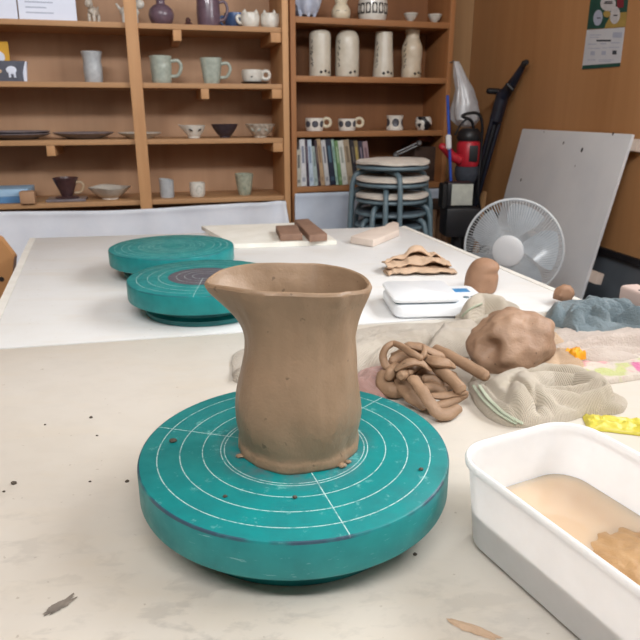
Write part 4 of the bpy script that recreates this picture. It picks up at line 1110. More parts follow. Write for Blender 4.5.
# --- left shelving
zl = [UL.z(136, v) for v in (200.5, 139.5, 82.5, 22.5)]           # tops of the boards at the front edge
XL = -1.32; XR = UL.lx(289.5, 100); XM = UL.lx(139.5, 120)
rl = empty('wall_shelf', UL.o, UL.a, 'light wooden shelving at the left with two bays of pottery', 'shelving')
TOP = zl[3] + .26
for k, z in enumerate(zl + [TOP]): boxo('shelf', XL, XR - .026, .004, DEP - .02, z - .018, z, 'shelf_wood', rl, .0015)
boxo('back_panel', XL, XR - .002, DEP - .0195, DEP - .006, .55, TOP + .02, 'panel_wood', rl, 0)
for x0, x1, y0, y1 in ((XM - .022, XM + .021, -.017, .0035), (XR - .0255, XR - .002, -.006, DEP - .02), (XL - .03, XL - .001, -.006, DEP - .006), (XM - .5, XM - .46, DEP - .0055, DEP + .01)):
    boxo('post', x0, x1, y0, y1, 0, TOP + .06, 'post_wood', rl, .0015)
boxo('post', XR - .0245, XR - .003, DEP - .0195, DEP + .0, 0, .545, 'post_wood', rl, .001)
for u, v, z in ((177, 30, zl[3]), (205, 90, zl[2]), (50.5, 150, zl[1]), (60, 90, zl[2])):
    if v == 90 and u == 60: continue
    x = UL.lx(u, v); boxo('batten', x - .0145, x + .0145, .006, DEP - .021, z - .055, z - .0185, 'post_wood', rl, .001)
for z in zl[1:]: boxo('batten', XR - .066, XR - .027, .006, DEP - .021, z - .052, z - .0185, 'post_wood', rl, .001)
DPR = .22
# --- right bookcase
zr = [UR.z(290, v) for v in (187.5, 131.6, 75.4, 15.6)]
X1 = UR.lx(452.5, 60); XLr = .0115
rb = empty('bookcase', UR.o, UR.a, 'darker wooden bookcase with bottles, spotted cups and books', 'bookcase')
TOPR = zr[3] + .25
for z in zr + [TOPR]: boxo('shelf', XLr + .021, X1 - .022, .004, DPR - .012, z - .022, z, 'dark_shelf', rb, .0015)
for x0, x1 in ((XLr, XLr + .0205), (X1 - .0215, X1)): boxo('side_panel', x0, x1, 0, DPR - .012, 0, TOPR + .04, 'dark_post', rb, .0015)
boxo('back_panel', XLr, X1, DPR - .0115, DPR, .1, TOPR + .04, 'dark_panel', rb, 0)

# --- white sheets hung below the shelves
def hung_sheet(name, U, x0, x1, z0, z1, dep, mat, label, folds, amp=.012, n=90, fall=None):
    bm = bmesh.new(); g = {}
    m = 30
    for i in range(n + 1):
        for j in range(m + 1):
            s = i / n; t = j / m; x = x0 + (x1 - x0) * s; z = z1 + (z0 - z1) * t
            y = amp * t ** .6 * (math.sin(s * folds * 2 * PI + 2 * noise.noise(Vector((s * 5, t * 1.2, 2)))) + .8 * noise.noise(Vector((s * 9, t * 2.5, 7)))) - .012 * t
            y += -.010 * math.exp(-((t - .0) / .03) ** 2)
            x += .02 * t * noise.noise(Vector((s * 4, t * 3, 9)))
            if fall: x, y, z = fall(x, y, z, s, t)
            g[i, j] = bm.verts.new((x, dep + y, z))
    for i in range(n):
        for j in range(m): bm.faces.new((g[i, j], g[i, j + 1], g[i + 1, j + 1], g[i + 1, j]))
    o = obj(name, bm, mat); md = o.modifiers.new('thickness', 'SOLIDIFY'); md.thickness = .003; md.offset = 0; o.location = U.o; o.rotation_euler = (0, 0, U.a); tag(o, label, 'sheet'); return o
def fallL(x, y, z, s, t):
    # the right end is gathered and hangs in a slanting tail
    k = max(0, (s - .86) / .14); x += -.02 * k * (1 - t) + .03 * k * t; y -= .05 * k * t + .03 * math.sin(k * 6 + t * 3) * k
    y -= .04 * math.exp(-((s - .17) / .05) ** 2) * t ** .5 + .03 * math.exp(-((s - .10) / .03) ** 2) * t
    z += -.012 * math.exp(-((s - .5) / .25) ** 2)
    return x, y, z
hung_sheet('white_sheet', UL, XL + .02, XR - .012, .18, zl[0] - .014, -.052, 'sheet', 'white cotton sheet hung under the left shelving behind the back table', 6, .020, 120, fallL)
hung_sheet('white_sheet', UR, XLr + .004, X1 - .03, .16, zr[0] - .022, -.018, 'sheet_grey', 'pale grey-white sheet hung under the row of books', 3, .006, 70)

# --- brown panel left of the table
p = aty(14, 257, 1.48); q = aty(0, 238, 1.48); w = aty(12, 283, 1.48)
bm = bmesh.new(); Q = [(p.x, p.z), (q.x, q.z), (q.x - .12, q.z + .06), (q.x - .34, q.z + .06), (q.x - .34, .0), (w.x - .05, 0.0), (w.x - .03, w.z - .25), (w.x, w.z)]
a = [bm.verts.new((x - p.x, 0, z)) for x, z in Q]; b = [bm.verts.new((x - p.x, .022, z)) for x, z in Q]; n = len(Q)
bm.faces.new(a); bm.faces.new(list(reversed(b)))
for i in range(n): bm.faces.new((a[i], b[i], b[(i + 1) % n], a[(i + 1) % n]))
bmesh.ops.recalc_face_normals(bm, faces=bm.faces); r = empty('wood_board', (p.x, p.y, 0), R(6), 'brown wooden board with a cut corner and a dark knot, left of the back table', 'board'); obj('board', bm, 'wall_wood', r, False)
k_ = aty(2, 279, 1.478); bm = bmesh.new(); lathe(bm, [(.006, 0), (.006, .0006)], 16, mtx=Matrix.Translation((k_.x - p.x, -.0002, k_.z)) @ Matrix.Rotation(PI / 2, 4, 'X')); obj('knot', bm, 'brush', r)

# ------------------------------------------------------------------ pottery on the shelves
def spot(U, u, v, dep, z):
    p = U.hit(u, v, dep); return Vector((p.x, p.y, z + .0006)), mpp(U.hit(u, v, dep))
def cup_prof(R0, R1, h, wall=.004, foot=.7, curve=0.0):
    P = [(R0 * foot, 0), (R0 * foot, .002), (R0 * .96, .004)]
    for k in range(1, 9):
        t = k / 8; P.append((R0 + (R1 - R0) * t + curve * math.sin(t * PI), .004 + (h - .004) * t))
    P.append((R1 - wall * .5, h + .001))
    for k in range(8, 0, -1):
        t = k / 8; P.append((max(.004, R0 + (R1 - R0) * t + curve * math.sin(t * PI) - wall), .004 + (h - .004) * t - (.0 if k == 8 else 0)))
    P.append((max(.003, R0 * .8 - wall), .008)); return P
def ring_handle(bm, r, z, Rh, th, lobes=False):
    tube(bm, [(r - .003 + Rh + Rh * math.cos(2 * PI * k / 24), 0, z + Rh * math.sin(2 * PI * k / 24)) for k in range(25)], th, 10, smooth=False, round_ends=False)
def c_handle(bm, r, z0, z1, out, th):
    tube(bm, [(r - .003, 0, z1), (r + out * .7, 0, z1 + .002), (r + out, 0, (z0 + z1) / 2 + .006), (r + out * .6, 0, z0 + .004), (r - .003, 0, z0)], th, 10, 6)
def pot(name, label, cat, U, u, v, dep, z, prof, mat, rz=0, handle=None, group=None, fn=None, seg=40, closed=False):
    p, s = spot(U, u, v, dep, z); bm = bmesh.new(); lathe(bm, prof, seg, fn)
    if handle is None:
        o = obj(name, bm, mat); o.location = p; o.rotation_euler = (0, 0, rz); tag(o, label, cat, group); return o
    r = empty(name, p, rz, label, cat, group); obj('body', bm, mat, r)
    bm = bmesh.new(); handle(bm); obj('handle', bm, mat, r); return r
a_ = UL.a
g1 = 'pottery on the left shelving'; 
s_ = .00378
# tier above the first board
Z = zl[3]
def leaned_sheet(u0, v0, u1, v1, label, lines):
    p0 = UL.hit(u0, v1, .03); p1 = UL.hit(u1, v1, .03); zt = UL.z((u0 + u1) / 2, v0, .03)
    w = (p1 - p0).length; r = empty('paper_sheet', (p0.x, p0.y, Z + .001), a_, label, 'paper'); th = R(-8)
    Mx = Matrix.Rotation(th, 4, 'X'); boxo('sheet', 0, w, 0, .0012, 0, .225, 'paper', r, 0, Mx)
    for k in range(lines): boxo('text_line', w * .12, w * (.6 - .12 * (k % 2)), -.0006, -.0001, .022 + .017 * k, .026 + .017 * k, 'ink', r, 0, Mx)
leaned_sheet(-34, -60, 18, 18, 'white paper sheet standing on the top left shelf, cut off by the picture edge', 0)
leaned_sheet(19.5, -60, 77, 19, 'white paper sheet with faint grey text lines standing on the top left shelf', 5)

def figurine(u, v, dep, z, scale, rz, mats, label, name, cat, ears=True, U=UL):
    p, s = spot(U, u, v, dep, z); r = empty(name, p, rz, label, cat); k = scale
    bm = bmesh.new(); blob(bm, .030 * k, .017 * k, .018 * k, 3, .05, 2, 1); bmesh.ops.translate(bm, verts=bm.verts, vec=(0, 0, .038 * k)); obj('body', bm, mats, r)
    bm = bmesh.new(); blob(bm, .017 * k, .014 * k, .015 * k, 3, .05, 2, 2); bmesh.ops.translate(bm, verts=bm.verts, vec=(.030 * k, 0, .062 * k)); obj('head', bm, mats, r)
    for x in (-.018, .018):
        for y in (-.009, .009):
            bm = bmesh.new(); tube(bm, [(x * k, y * k, .03 * k), (x * k, y * k, .004 * k)], .0065 * k, 8, n=2); 
            for vv in bm.verts: vv.co.z = max(vv.co.z, 0)
            obj('leg', bm, mats, r)
    if ears:
        for y in (-.008, .008): bm = bmesh.new(); tube(bm, [(.028 * k, y * k, .072 * k), (.026 * k, y * 1.3 * k, .084 * k)], [.005 * k, .002 * k], 8, n=2); obj('ear', bm, mats, r)
    tubeo('tail', [(-.028 * k, 0, .045 * k), (-.038 * k, 0, .06 * k)], [.005 * k, .003 * k], mats, r, n=2)
    return r
figurine(94, 17, .06, Z, .95, R(-100), G['speckle'], 'small brown-and-white speckled animal figurine on the top left shelf', 'animal_figurine', 'figurine')
figurine(130, 18, .085, Z, 1.15, R(15), G['white'], 'white dog-like figurine partly hidden by the middle post', 'animal_figurine', 'figurine')
S = mpp(UL.hit(161, 15, .08))
pot('round_vase', 'round dark purple-grey vase on the top shelf, first right of the middle post', 'vase', UL, 161.5, 18, .08, Z, [(.022, 0), (.034, .006), (.043, .022), (.046, .038), (.041, .055), (.028, .067), (.017, .072), (.015, .082), (.018, .088), (.014, .088), (.011, .076), (.011, .03)], G['purple'])
p = pot('small_ornament', 'tiny dark red-brown ornament between the round vase and the purple jug', 'ornament', UL, 188, 19, .06, Z, [(.016, 0), (.019, .005), (.013, .010), (.008, .014), (.010, .020), (.006, .027), (.002, .029)], G['brown'])
pot('purple_jug', 'purple-grey jug with a handle on the top shelf of the left shelving', 'jug', UL, 208.5, 18, .085, Z, cup_prof(.041, .039, .115, .004, .95, .003), G['purple'], a_ + R(-10), lambda bm: c_handle(bm, .041, .025, .085, .030, .0055))
pot('blue_cup', 'blue and black patterned cup behind the white cat cups', 'cup', UL, 235, 18, .155, Z, cup_prof(.030, .041, .060, .004, .8, .004), G['blue'], a_ + R(180), lambda bm: c_handle(bm, .036, .015, .045, .022, .005))
def cat_cup(u, label, rz, tail=True):
    p, s = spot(UL, u, 22, .06, Z); r = empty('cat_cup', p, rz, label, 'cup', 'white animal cups on the top shelf')
    def fn(q, a, k):
        m = 1 + .05 * noise.noise(Vector((math.cos(a) * 2, math.sin(a) * 2, q.z * 50 + u))); return Vector((q.x * m, q.y * m, q.z))
    bm = bmesh.new(); lathe(bm, cup_prof(.031, .033, .050, .005, .9, .004), 40, fn); obj('body', bm, G['white'], r)
    for d in (-40, 40, 140, 220):
        a = R(d); bm = bmesh.new(); lathe(bm, [(.009, .047), (.006, .055), (.0015, .062)], 10, mtx=Matrix.Translation((.028 * math.cos(a), .028 * math.sin(a), 0))); obj('ear', bm, G['white'], r)
    bm = bmesh.new(); c_handle(bm, .031, .014, .038, .018, .006); obj('handle', bm, G['white'], r)
cat_cup(250, 'white cat-eared cup with its handle at left, left of the pair on the top shelf', a_ + PI)
cat_cup(270, 'white cat-eared cup right of its twin, beside the inner end post of the top shelf', a_ + R(75))

# tier of mugs
Z = zl[2]
p, s = spot(UL, 3, 76, .12, Z); r = empty('yellow_card', p, a_, 'mustard yellow card with a white round print standing behind the patterned box', 'card')
boxo('card', -.06, .030, 0, .002, 0, .137, M['orange'] and pm('mustard_card', (216, 164, 48), (200, 148, 40), 20, .7), r, .0005, Matrix.Rotation(R(-4), 4, 'X'))
bm = bmesh.new(); lathe(bm, [(.02, 0), (.02, .0008)], 24, mtx=Matrix.Rotation(R(-4), 4, 'X') @ Matrix.Translation((-.006, -.0003, .085)) @ Matrix.Rotation(PI / 2, 4, 'X')); obj('round_print', bm, 'paper', r)
p, s = spot(UL, 4, 80, .05, Z); r = empty('patterned_tray', p, a_, 'small dark tray-box with white animal shapes and a flared white end', 'box')
bm = bmesh.new(); loft(bm, [[(x * k + (.004 if x > 0 and k > 1 else 0), y, z) for x, y in rrect(.138, .07, .004, 2)] for k, z in ((.94, 0), (1.0, .03), (1.12, .066))] + [[(x * k, y * .9, z) for x, y in rrect(.138, .07, .004, 2)] for k, z in ((1.06, .065), (.95, .01))]); bmesh.ops.recalc_face_normals(bm, faces=bm.faces); obj('body', bm, 'dark_box' and pm('slate_glaze', (92, 94, 106), (74, 76, 90), 30, .4), r)
bm = bmesh.new(); blob(bm, .017, .002, .013, 3, .12, 2, 5); bmesh.ops.translate(bm, verts=bm.verts, vec=(.034, -.0355, .036)); obj('animal_print', bm, 'paper', r)
for x in (.024, .040): boxo('animal_print', x, x + .007, -.0372, -.034, .012, .03, 'paper', r, .001)
bm = bmesh.new(); blob(bm, .016, .002, .008, 3, .12, 2, 8); bmesh.ops.translate(bm, verts=bm.verts, vec=(-.012, -.0355, .032)); obj('animal_print', bm, G['tan'], r)
bm = bmesh.new(); lathe(bm, [(.006, .0), (.009, .03), (.013, .065), (.011, .066)], 12, mtx=Matrix.Translation((.073, -.02, 0))); obj('white_corner', bm, 'paper', r)
pot('grey_vase', 'plain pale grey vase standing alone on the second shelf of the left bay', 'vase', UL, 94, 80, .10, Z, [(.030, 0), (.032, .004), (.034, .05), (.031, .075), (.034, .092), (.038, .106), (.036, .108), (.032, .1), (.028, .03)], G['grey'], a_)
def ribs(q, a, k):
    m = 1 + .025 * math.sin(q.z * 420); return Vector((q.x * m, q.y * m, q.z))
pot('ribbed_mug', 'ribbed grey-green mug, leftmost of the three on the mug shelf', 'mug', UL, 162, 81, .06, Z, cup_prof(.036, .040, .094, .004, .92, 0), G['celadon'], a_ + R(-12), lambda bm: c_handle(bm, .038, .024, .076, .036, .0065), g1, ribs)
def squarish(q, a, k):
    m = 1 + .06 * math.cos(4 * a + PI); return Vector((q.x * m, q.y * m, q.z))
pot('square_mug', 'smooth pale green squarish mug in the middle of the mug shelf', 'mug', UL, 212, 82, .06, Z, cup_prof(.032, .043, .090, .004, .92, 0), G['celadon'], a_ + R(-14), lambda bm: c_handle(bm, .038, .022, .070, .033, .006), g1, squarish)
pot('saucer', 'dark flat saucer under the white ring-handled cup', 'saucer', UL, 255, 83, .08, Z, [(.030, 0), (.050, .004), (.056, .009), (.054, .009), (.03, .005)], G['dark'])
p, s = spot(UL, 252.5, 82, .08, Z + .0058); r = empty('ring_handle_cup', p, a_ + R(-14), 'low white cup with a ring handle and a black mark on a dark saucer', 'cup')
bm = bmesh.new(); lathe(bm, cup_prof(.036, .041, .046, .004, .9, .002), 40); obj('body', bm, G['white'], r)
bm = bmesh.new(); ring_handle(bm, .040, .028, .015, .0065); obj('handle', bm, G['white'], r)
for k, (dx, dz) in enumerate(((-.007, .0), (.006, .002), (0, -.006), (0, .007))):
    a = R(-88) + dx / .039; bm = bmesh.new(); blob(bm, .0012, .0042, .0034, 2, .1, 2, k); bmesh.ops.transform(bm, matrix=Matrix.Translation((.0392 * math.cos(a), .0392 * math.sin(a), .027 + dz)) @ Matrix.Rotation(a, 4, 'Z'), verts=bm.verts); obj('painted_mark', bm, 'brush', r)

# tier of plates and bowls
Z = zl[1]
def plate(u, dep, z, rad, h, mat, label, group=None):
    return pot('plate', label, 'plate', UL, u, 136, dep, z, [(rad * .55, 0), (rad * .6, .004), (rad * .92, h * .75), (rad, h), (rad * .985, h + .0025), (rad * .9, h * .75 + .004), (rad * .5, .0075)], mat, 0, None, group)
pl = plate(17, .125, Z, .118, .019, G['plate'], 'dark plate, lower of the two stacked at the far left', 'stacked plates')
plate(18, .125, Z + .0084, .114, .019, G['plate'], 'dark plate, upper of the two stacked at the far left', 'stacked plates')
plate(84, .125, Z, .110, .021, G['plate'], 'wide shallow grey plate beside the stacked pair, left of the post')
plate(140, .125, Z, .082, .019, G['pale'], 'pale shallow plate standing behind the middle post')
def lip(q, a, k):
    da = math.atan2(math.sin(a - PI), math.cos(a - PI)); w = math.exp(-(da / .28) ** 2) * max(0, (q.z - .02) / .025)
    return q + Vector((-.013 * w, 0, .004 * w))
def bowl_prof(R1, h, foot=.42, wall=.004):
    P = [(R1 * foot, 0), (R1 * foot, .006)]
    for k in range(1, 10): t = k / 9; P.append((R1 * (foot + (1 - foot) * t ** .72), .006 + (h - .006) * t))
    P.append((R1 - wall * .5, h + .001))
    for k in range(9, 0, -1): t = k / 9; P.append((R1 * (foot + (1 - foot) * t ** .72) - wall, .006 + (h - .006) * t + (.002 if k < 9 else 0)))
    return P
r = pot('spouted_bowl', 'small white spouted bowl with dark leaf marks on the plate shelf', 'bowl', UL, 194, 136, .09, Z, bowl_prof(.046, .046, .5), G['white'], a_ , None, None, lip)
rr_ = r
def leaf_marks(base, rz, R_, zc, angs, mat, parent):
    for k, d in enumerate(angs):
        a = R(d); bm = bmesh.new(); blob(bm, .0014, .0085, .0036, 2, .1, 2, k)
        bmesh.ops.transform(bm, matrix=Matrix.Translation((R_ * math.cos(a), R_ * math.sin(a), zc)) @ Matrix.Rotation(a, 4, 'Z') @ Matrix.Rotation(R(25 if k % 2 else -25), 4, 'X'), verts=bm.verts); obj('leaf_mark', bm, mat, parent)
leaf_marks(None, 0, .0428, .0300, (-108, -62), 'brush', r)
pot('dark_bowl', 'plain dark purple bowl between the white spouted and the patterned bowl', 'bowl', UL, 225, 136, .09, Z, bowl_prof(.053, .050, .4), G['dark'])
r = pot('patterned_bowl', 'cream conical bowl with grey-brown leaf pattern at the right of the bowl shelf', 'bowl', UL, 260.5, 137, .08, Z, bowl_prof(.060, .050, .42), G['speckle'])
leaf_marks(None, 0, .0530, .0290, (-120, -90, -58), G['ash'], r)

# bottom tier
Z = zl[0]
def bookblock(r, w, d, h, mat, T3=.0022):
    """upright book in local space: spine at -y, thickness w along x, depth d, height h"""
    bm = bmesh.new(); box(bm, 0, T3, 0, d, 0, h); box(bm, w - T3, w, 0, d, 0, h); box(bm, T3, w - T3, 0, T3, 0, h)
    bmesh.ops.remove_doubles(bm, verts=bm.verts, dist=1e-5); obj('cover', bm, mat, r, False)
    boxo('page_block', T3 + .0002, w - T3 - .0002, T3 + .0002, d - .004, .003, h - .003, 'paper', r, 0)
p, s = spot(UL, 8, 195, .06, Z); r = empty('blue_box', p, a_, 'flat blue and white box lying at the left end of the bottom shelf', 'box')
boxo('base', -.10, .074, -.03, .12, 0, .024, pm('box_blue', (92, 142, 190), (80, 126, 172), 20, .6), r, .001)
boxo('lid', -.101, .075, -.031, .121, .0245, .050, pm('box_pale_blue', (170, 204, 232), (150, 188, 220), 20, .6), r, .001)
o = boxo('wood_offcut', -.026, .026, -.02, .02, 0, .046, 'panel_wood', None, .006); p, s = spot(UL, 28, 197, .007, Z); o.location = p; o.rotation_euler = (0, 0, a_); tag(o, 'small rounded block of raw wood beside the blue box', 'wood block')
p, s = spot(UL, 67, 195, .07, Z); o = boxo('square_plate', -.070, .070, -.055, .055, 0, .009, G['plate'], None, .003); o.location = p; o.rotation_euler = (0, 0, a_); tag(o, 'dark square plate under the brown coffee dripper', 'plate')
p, s = spot(UL, 67, 193, .07, Z + .0094); r = empty('coffee_dripper', p, a_ + R(-12), 'dark red-brown conical coffee dripper with a pale handle standing on the square plate', 'coffee dripper')
bm = bmesh.new(); lathe(bm, [(.042, 0), (.044, .003), (.040, .006), (.020, .008), (.024, .018), (.044, .068), (.046, .074), (.043, .075), (.040, .066), (.018, .018)], 40); obj('cone', bm, G['brown'], r)
bm = bmesh.new(); c_handle(bm, .034, .018, .056, .030, .005); obj('handle', bm, G['tan'], r)
def scallop(q, a, k):
    m = 1 + .03 * math.cos(7 * a) * min(1, q.z / .03); return Vector((q.x * m, q.y * m, q.z * (1 + .06 * math.cos(3 * a + 1))))
pot('scalloped_bowl', 'pale bowl with a wavy rim on the bottom shelf beside the post', 'bowl', UL, 110, 194, .075, Z, bowl_prof(.080, .045, .4, .006), G['pale'], .4, None, None, scallop)
pot('cylinder_pot', 'tall grey cylindrical cup right of the middle post on the bottom shelf', 'cup', UL, 167, 191, .07, Z, cup_prof(.027, .028, .068, .003, .97), G['grey'], 0, None, None, lambda q, a, k: q + Vector((0, 0, .004 * max(0, q.z / .068) * math.cos(a - PI))))
r = pot('brushed_cup', 'low white cup with a dark looped brush mark on the bottom shelf', 'cup', UL, 197.5, 190, .07, Z, cup_prof(.029, .030, .053, .004, .9, .001), G['white'])
tubeo('brush_mark', [(.0300 * math.cos(R(d)), .0300 * math.sin(R(d)), z) for d, z in ((-70, .010), (-88, .022), (-78, .038), (-60, .042), (-45, .030), (-58, .018))], .0011, G['ash'], r, seg=6)
def facet(q, a, k):
    m = 1 + .03 * noise.noise(Vector((math.cos(a) * 3, math.sin(a) * 3, q.z * 60))); return Vector((q.x * m, q.y * m, q.z))
pot('tumbler', 'grey-green mottled tumbler flaring upward, at the right of the bottom shelf', 'cup', UL, 244.5, 188, .075, Z, cup_prof(.026, .037, .083, .004, .9), pm('mottled_glaze', (186, 188, 168), (128, 138, 124), 55, .4), 0, None, None, facet)

# ------------------------------------------------------------------ right bookcase
Z = zr[3]
p, s = spot(UR, 306, 14, .07, Z); r = empty('cat_dish', p, UR.a, 'white ornament with pointed feet at the left of the top shelf of the bookcase', 'ornament')
def pt(q, a, k): return Vector((q.x * (1 + .10 * math.cos(4 * a)), q.y * (1 + .10 * math.cos(4 * a)), q.z + .010 * math.cos(5 * a) * (q.z / .06)))
bm = bmesh.new(); lathe(bm, [(.034, .012), (.044, .022), (.056, .055), (.060, .075), (.056, .075), (.040, .03)], 48, pt); obj('bowl', bm, G['bluewhite'], r)
for d in (-150, -90, -30, 90):
    a = R(d); bm = bmesh.new(); lathe(bm, [(.004, 0), (.012, .02), (.014, .026)], 12, mtx=Matrix.Translation((.032 * math.cos(a), .032 * math.sin(a), 0))); obj('foot', bm, G['bluewhite'], r)
bm = bmesh.new(); blob(bm, .009, .009, .022, 3, .2, 2, 3); o = obj('dark_ornament', bm, G['dark']); p, s = spot(UR, 295.5, 13, .03, Z); o.location = p + Vector((0, 0, .021)); tag(o, 'small dark object squeezed beside the white pointed-foot ornament', 'ornament')
r = pot('gourd_vase', 'cream gourd-shaped vase with small face-like marks on the top bookcase shelf', 'vase', UR, 341, 16, .07, Z, [(.026, 0), (.033, .006), (.037, .02), (.036, .035), (.028, .050), (.022, .058), (.024, .066), (.026, .074), (.020, .084), (.010, .088), (.004, .089)], G['cream'])
for d in (-112, -62):
    tubeo('painted_mark', [(.0365 * math.cos(R(d + k)), .0365 * math.sin(R(d + k)), .031 - .002 * abs(k) / 10) for k in (-10, 0, 10)], .0009, 'brush', r, seg=6)
p, s = spot(UR, 372.5, 18, .07, Z); r = empty('patterned_pot', p, UR.a, 'low wide pot with a row of pale figures in dark frames around it', 'pot')
bm = bmesh.new(); lathe(bm, cup_prof(.053, .056, .075, .005, .95, .003), 56); obj('body', bm, G['white'], r)
for k in range(14):
    a = 2 * PI * k / 14
    bm = bmesh.new(); box(bm, -.010, .010, -.0006, .0006, -.016, .022, .0003); bmesh.ops.transform(bm, matrix=Matrix.Translation((.0570 * math.cos(a), .0570 * math.sin(a), .040)) @ Matrix.Rotation(a + PI / 2, 4, 'Z'), verts=bm.verts); obj('dark_frame', bm, 'brush', r)
    bm = bmesh.new(); blob(bm, .0065, .0012, .015, 2, .1, 2, k); bmesh.ops.transform(bm, matrix=Matrix.Translation((.0578 * math.cos(a), .0578 * math.sin(a), .043)) @ Matrix.Rotation(a + PI / 2, 4, 'Z'), verts=bm.verts); obj('pale_figure', bm, G['white'], r)
for u, lb in ((410.5, 'small white footed sake cup, left of the pair on the top bookcase shelf'), (434.5, 'small white footed sake cup, right of the pair beside the end panel')):
    r = pot('sake_cup', lb, 'cup', UR, u, 22, .07, Z, [(.013, 0), (.012, .006), (.010, .008), (.018, .014), (.027, .030), (.029, .036), (.027, .036), (.017, .017)], G['white'], 0, None, 'sake cups on the bookcase')
    tubeo('blue_band', [(.0268 * math.cos(2 * PI * k / 32), .0268 * math.sin(2 * PI * k / 32), .0295) for k in range(33)], .0009, G['ash'], r, seg=6, smooth=False, round_ends=False)
# bottles with brushed writing
Z = zr[2]
def bottle(u, prof, label, sk, seed):
    p, s = spot(UR, u, 76, .085, Z); r = empty('bottle', p, 0, label, 'bottle', 'white inscribed bottles on the bookcase'); bm = bmesh.new()
    P = catmull([(a, 0, b * .955) for a, b in prof], 3); lathe(bm, [(max(.002, q.x), q.z) for q in P], 48); obj('body', bm, sk, r)
    def rad(z):
        for a, b in zip(P, P[1:]):
            if a.z <= z <= b.z and b.z > a.z: return a.x + (b.x - a.x) * (z - a.z) / (b.z - a.z)
        return prof[2][0]
    rng = random.Random(seed)
    for row in range(5):                                            # a column of brushed characters down the left side
        zc = .128 - .021 * row; a0 = R(-138)
        pts = []
        for k in range(5):
            aa = a0 + R(rng.uniform(-9, 9)); z = zc + .007 - .0035 * k + rng.uniform(-.001, .001); q = rad(z) + .0003; pts.append((q * math.cos(aa), q * math.sin(aa), z))
        tubeo('brushed_character', pts, [.0017, .0010, .0019, .0009], 'brush', r, seg=6, n=4)
    for k in range(2 + seed % 2):
        a = R(-92 + 24 * k + 8 * (seed % 3)); z = .016 + .004 * (k % 2); q = rad(z) + .0002
        bm = bmesh.new(); blob(bm, .0012, .006, .0055, 2, .3, 2.5, seed + k); bmesh.ops.transform(bm, matrix=Matrix.Translation((q * math.cos(a), q * math.sin(a), z)) @ Matrix.Rotation(a, 4, 'Z'), verts=bm.verts); obj('painted_mark', bm, 'brush', r)
cw = G['cream']; cw2 = pm('milk_glaze', (214, 208, 194), (196, 188, 170), 20, .3, coat=.2)
bottle(320, [(.040, 0), (.0425, .003), (.043, .02), (.0425, .09), (.0425, .150), (.041, .166), (.034, .175), (.028, .177), (.024, .176)], 'white inscribed cylinder bottle with square shoulders, first from the left', cw2, 1)
bottle(347, [(.042, 0), (.046, .003), (.0475, .02), (.0475, .09), (.0465, .145), (.041, .165), (.031, .178), (.025, .181), (.021, .180)], 'white inscribed bottle with rounded shoulders, widest of the four', cw2, 2)
bottle(383, [(.040, 0), (.0425, .003), (.042, .02), (.038, .09), (.035, .150), (.0345, .178), (.032, .180), (.028, .179)], 'white inscribed bottle tapering straight to the top, third from the left', cw2, 3)
bottle(411, [(.036, 0), (.040, .003), (.0415, .02), (.040, .06), (.0425, .105), (.040, .130), (.031, .152), (.0275, .165), (.0285, .186), (.030, .192), (.026, .192), (.023, .18)], 'white inscribed bottle with a waist and a flared neck, rightmost of the four', pm('milk_glaze_tan', (216, 206, 188), (196, 178, 148), 20, .3, coat=.2), 5)
# spotted cups
Z = zr[1]
dm = dot_mat('dotted_glaze', 7, .026, .036, .0125, .1)
for u, lb, rz in ((314.5, 'white cup with large dark spots and ring handle, left of the two with handles', -20), (347, 'white cup with large dark spots and ring handle, right of the two with handles', -20)):
    p, s = spot(UR, u, 131, .07, Z); r = empty('spotted_cup', p, UR.a + R(rz), lb, 'cup', 'spotted cups on the bookcase')
    bm = bmesh.new(); lathe(bm, cup_prof(.035, .037, .048 if u < 330 else .045, .004, .95, .001), 40); obj('body', bm, dm, r)
    bm = bmesh.new(); ring_handle(bm, .036, .032, .016, .0065); obj('handle', bm, G['cream'], r)
pot('spotted_tumbler', 'handleless white cup with a waist and large dark spots', 'cup', UR, 394.5, 131, .07, Z, cup_prof(.037, .036, .058, .004, .95, -.004), dot_mat('dotted_glaze_large', 5, .030, .036, .0165, .75))
pot('cow_cup', 'round white cup with irregular black patches at the right end of the spotted cups', 'cup', UR, 423, 131, .07, Z, cup_prof(.027, .029, .052, .004, .9, .008), cow_mat('patched_glaze'))
# books
Z = zr[0]
cols = [('beige', (196, 192, 178)), ('white', (222, 222, 224)), ('plum', (62, 48, 66)), ('pale_blue', (196, 212, 226)), ('grey_green', (176, 192, 190)), ('dark_brown', (66, 50, 58)), ('tan', (190, 160, 124)),
        ('pale_pattern', (206, 206, 206)), ('navy', (30, 38, 58)), ('mint', (172, 204, 188)), ('green', (110, 148, 96)), ('offwhite', (216, 216, 208)), ('khaki', (168, 150, 124)), ('black', (34, 32, 40)),
        ('mustard', (142, 124, 88)), ('dark_navy', (44, 42, 62)), ('dusty_pink', (168, 142, 146))]
bl = ['short beige book upright at the far left of the row', 'white book second from the left', 'thin plum-dark book between two pale ones near the left', 'pale blue and white book near the left', 'shorter grey-green book right of the pale blue one',
      'dark brown book in the left half of the row', 'tan book leaning right of the dark brown one', 'pale patterned book right of the tan one', 'thick navy-black book in the middle of the row', 'thin mint book right of the navy one',
      'green book in the middle of the row', 'off-white book right of the green one', 'thick khaki book right of the off-white one', 'black book leaning just left of the stools', 'small mustard-spined book near the right end',
      'thin dark navy book near the right end', 'dusty pink book at the right end, partly behind the stools']
tx = [65, 97, 134, 148, 178, 203, 219, 247, 276, 316, 334, 356, 392, 432, 458, 486, 512, 544]      # spine edges in the 6.4x enlarged photograph
hts = [148, 187, 187, 185, 160, 185, 188, 184, 187, 186, 182, 181, 184, 183, 180, 178, 176]
xprev = None; lean = [0, 2.0, 3, 3.5, 4.5, 6, 6.5, 7, 7.5, 7.5, 8, 8, 8.5, 8.5, 8.5, 8.5, 8.5]
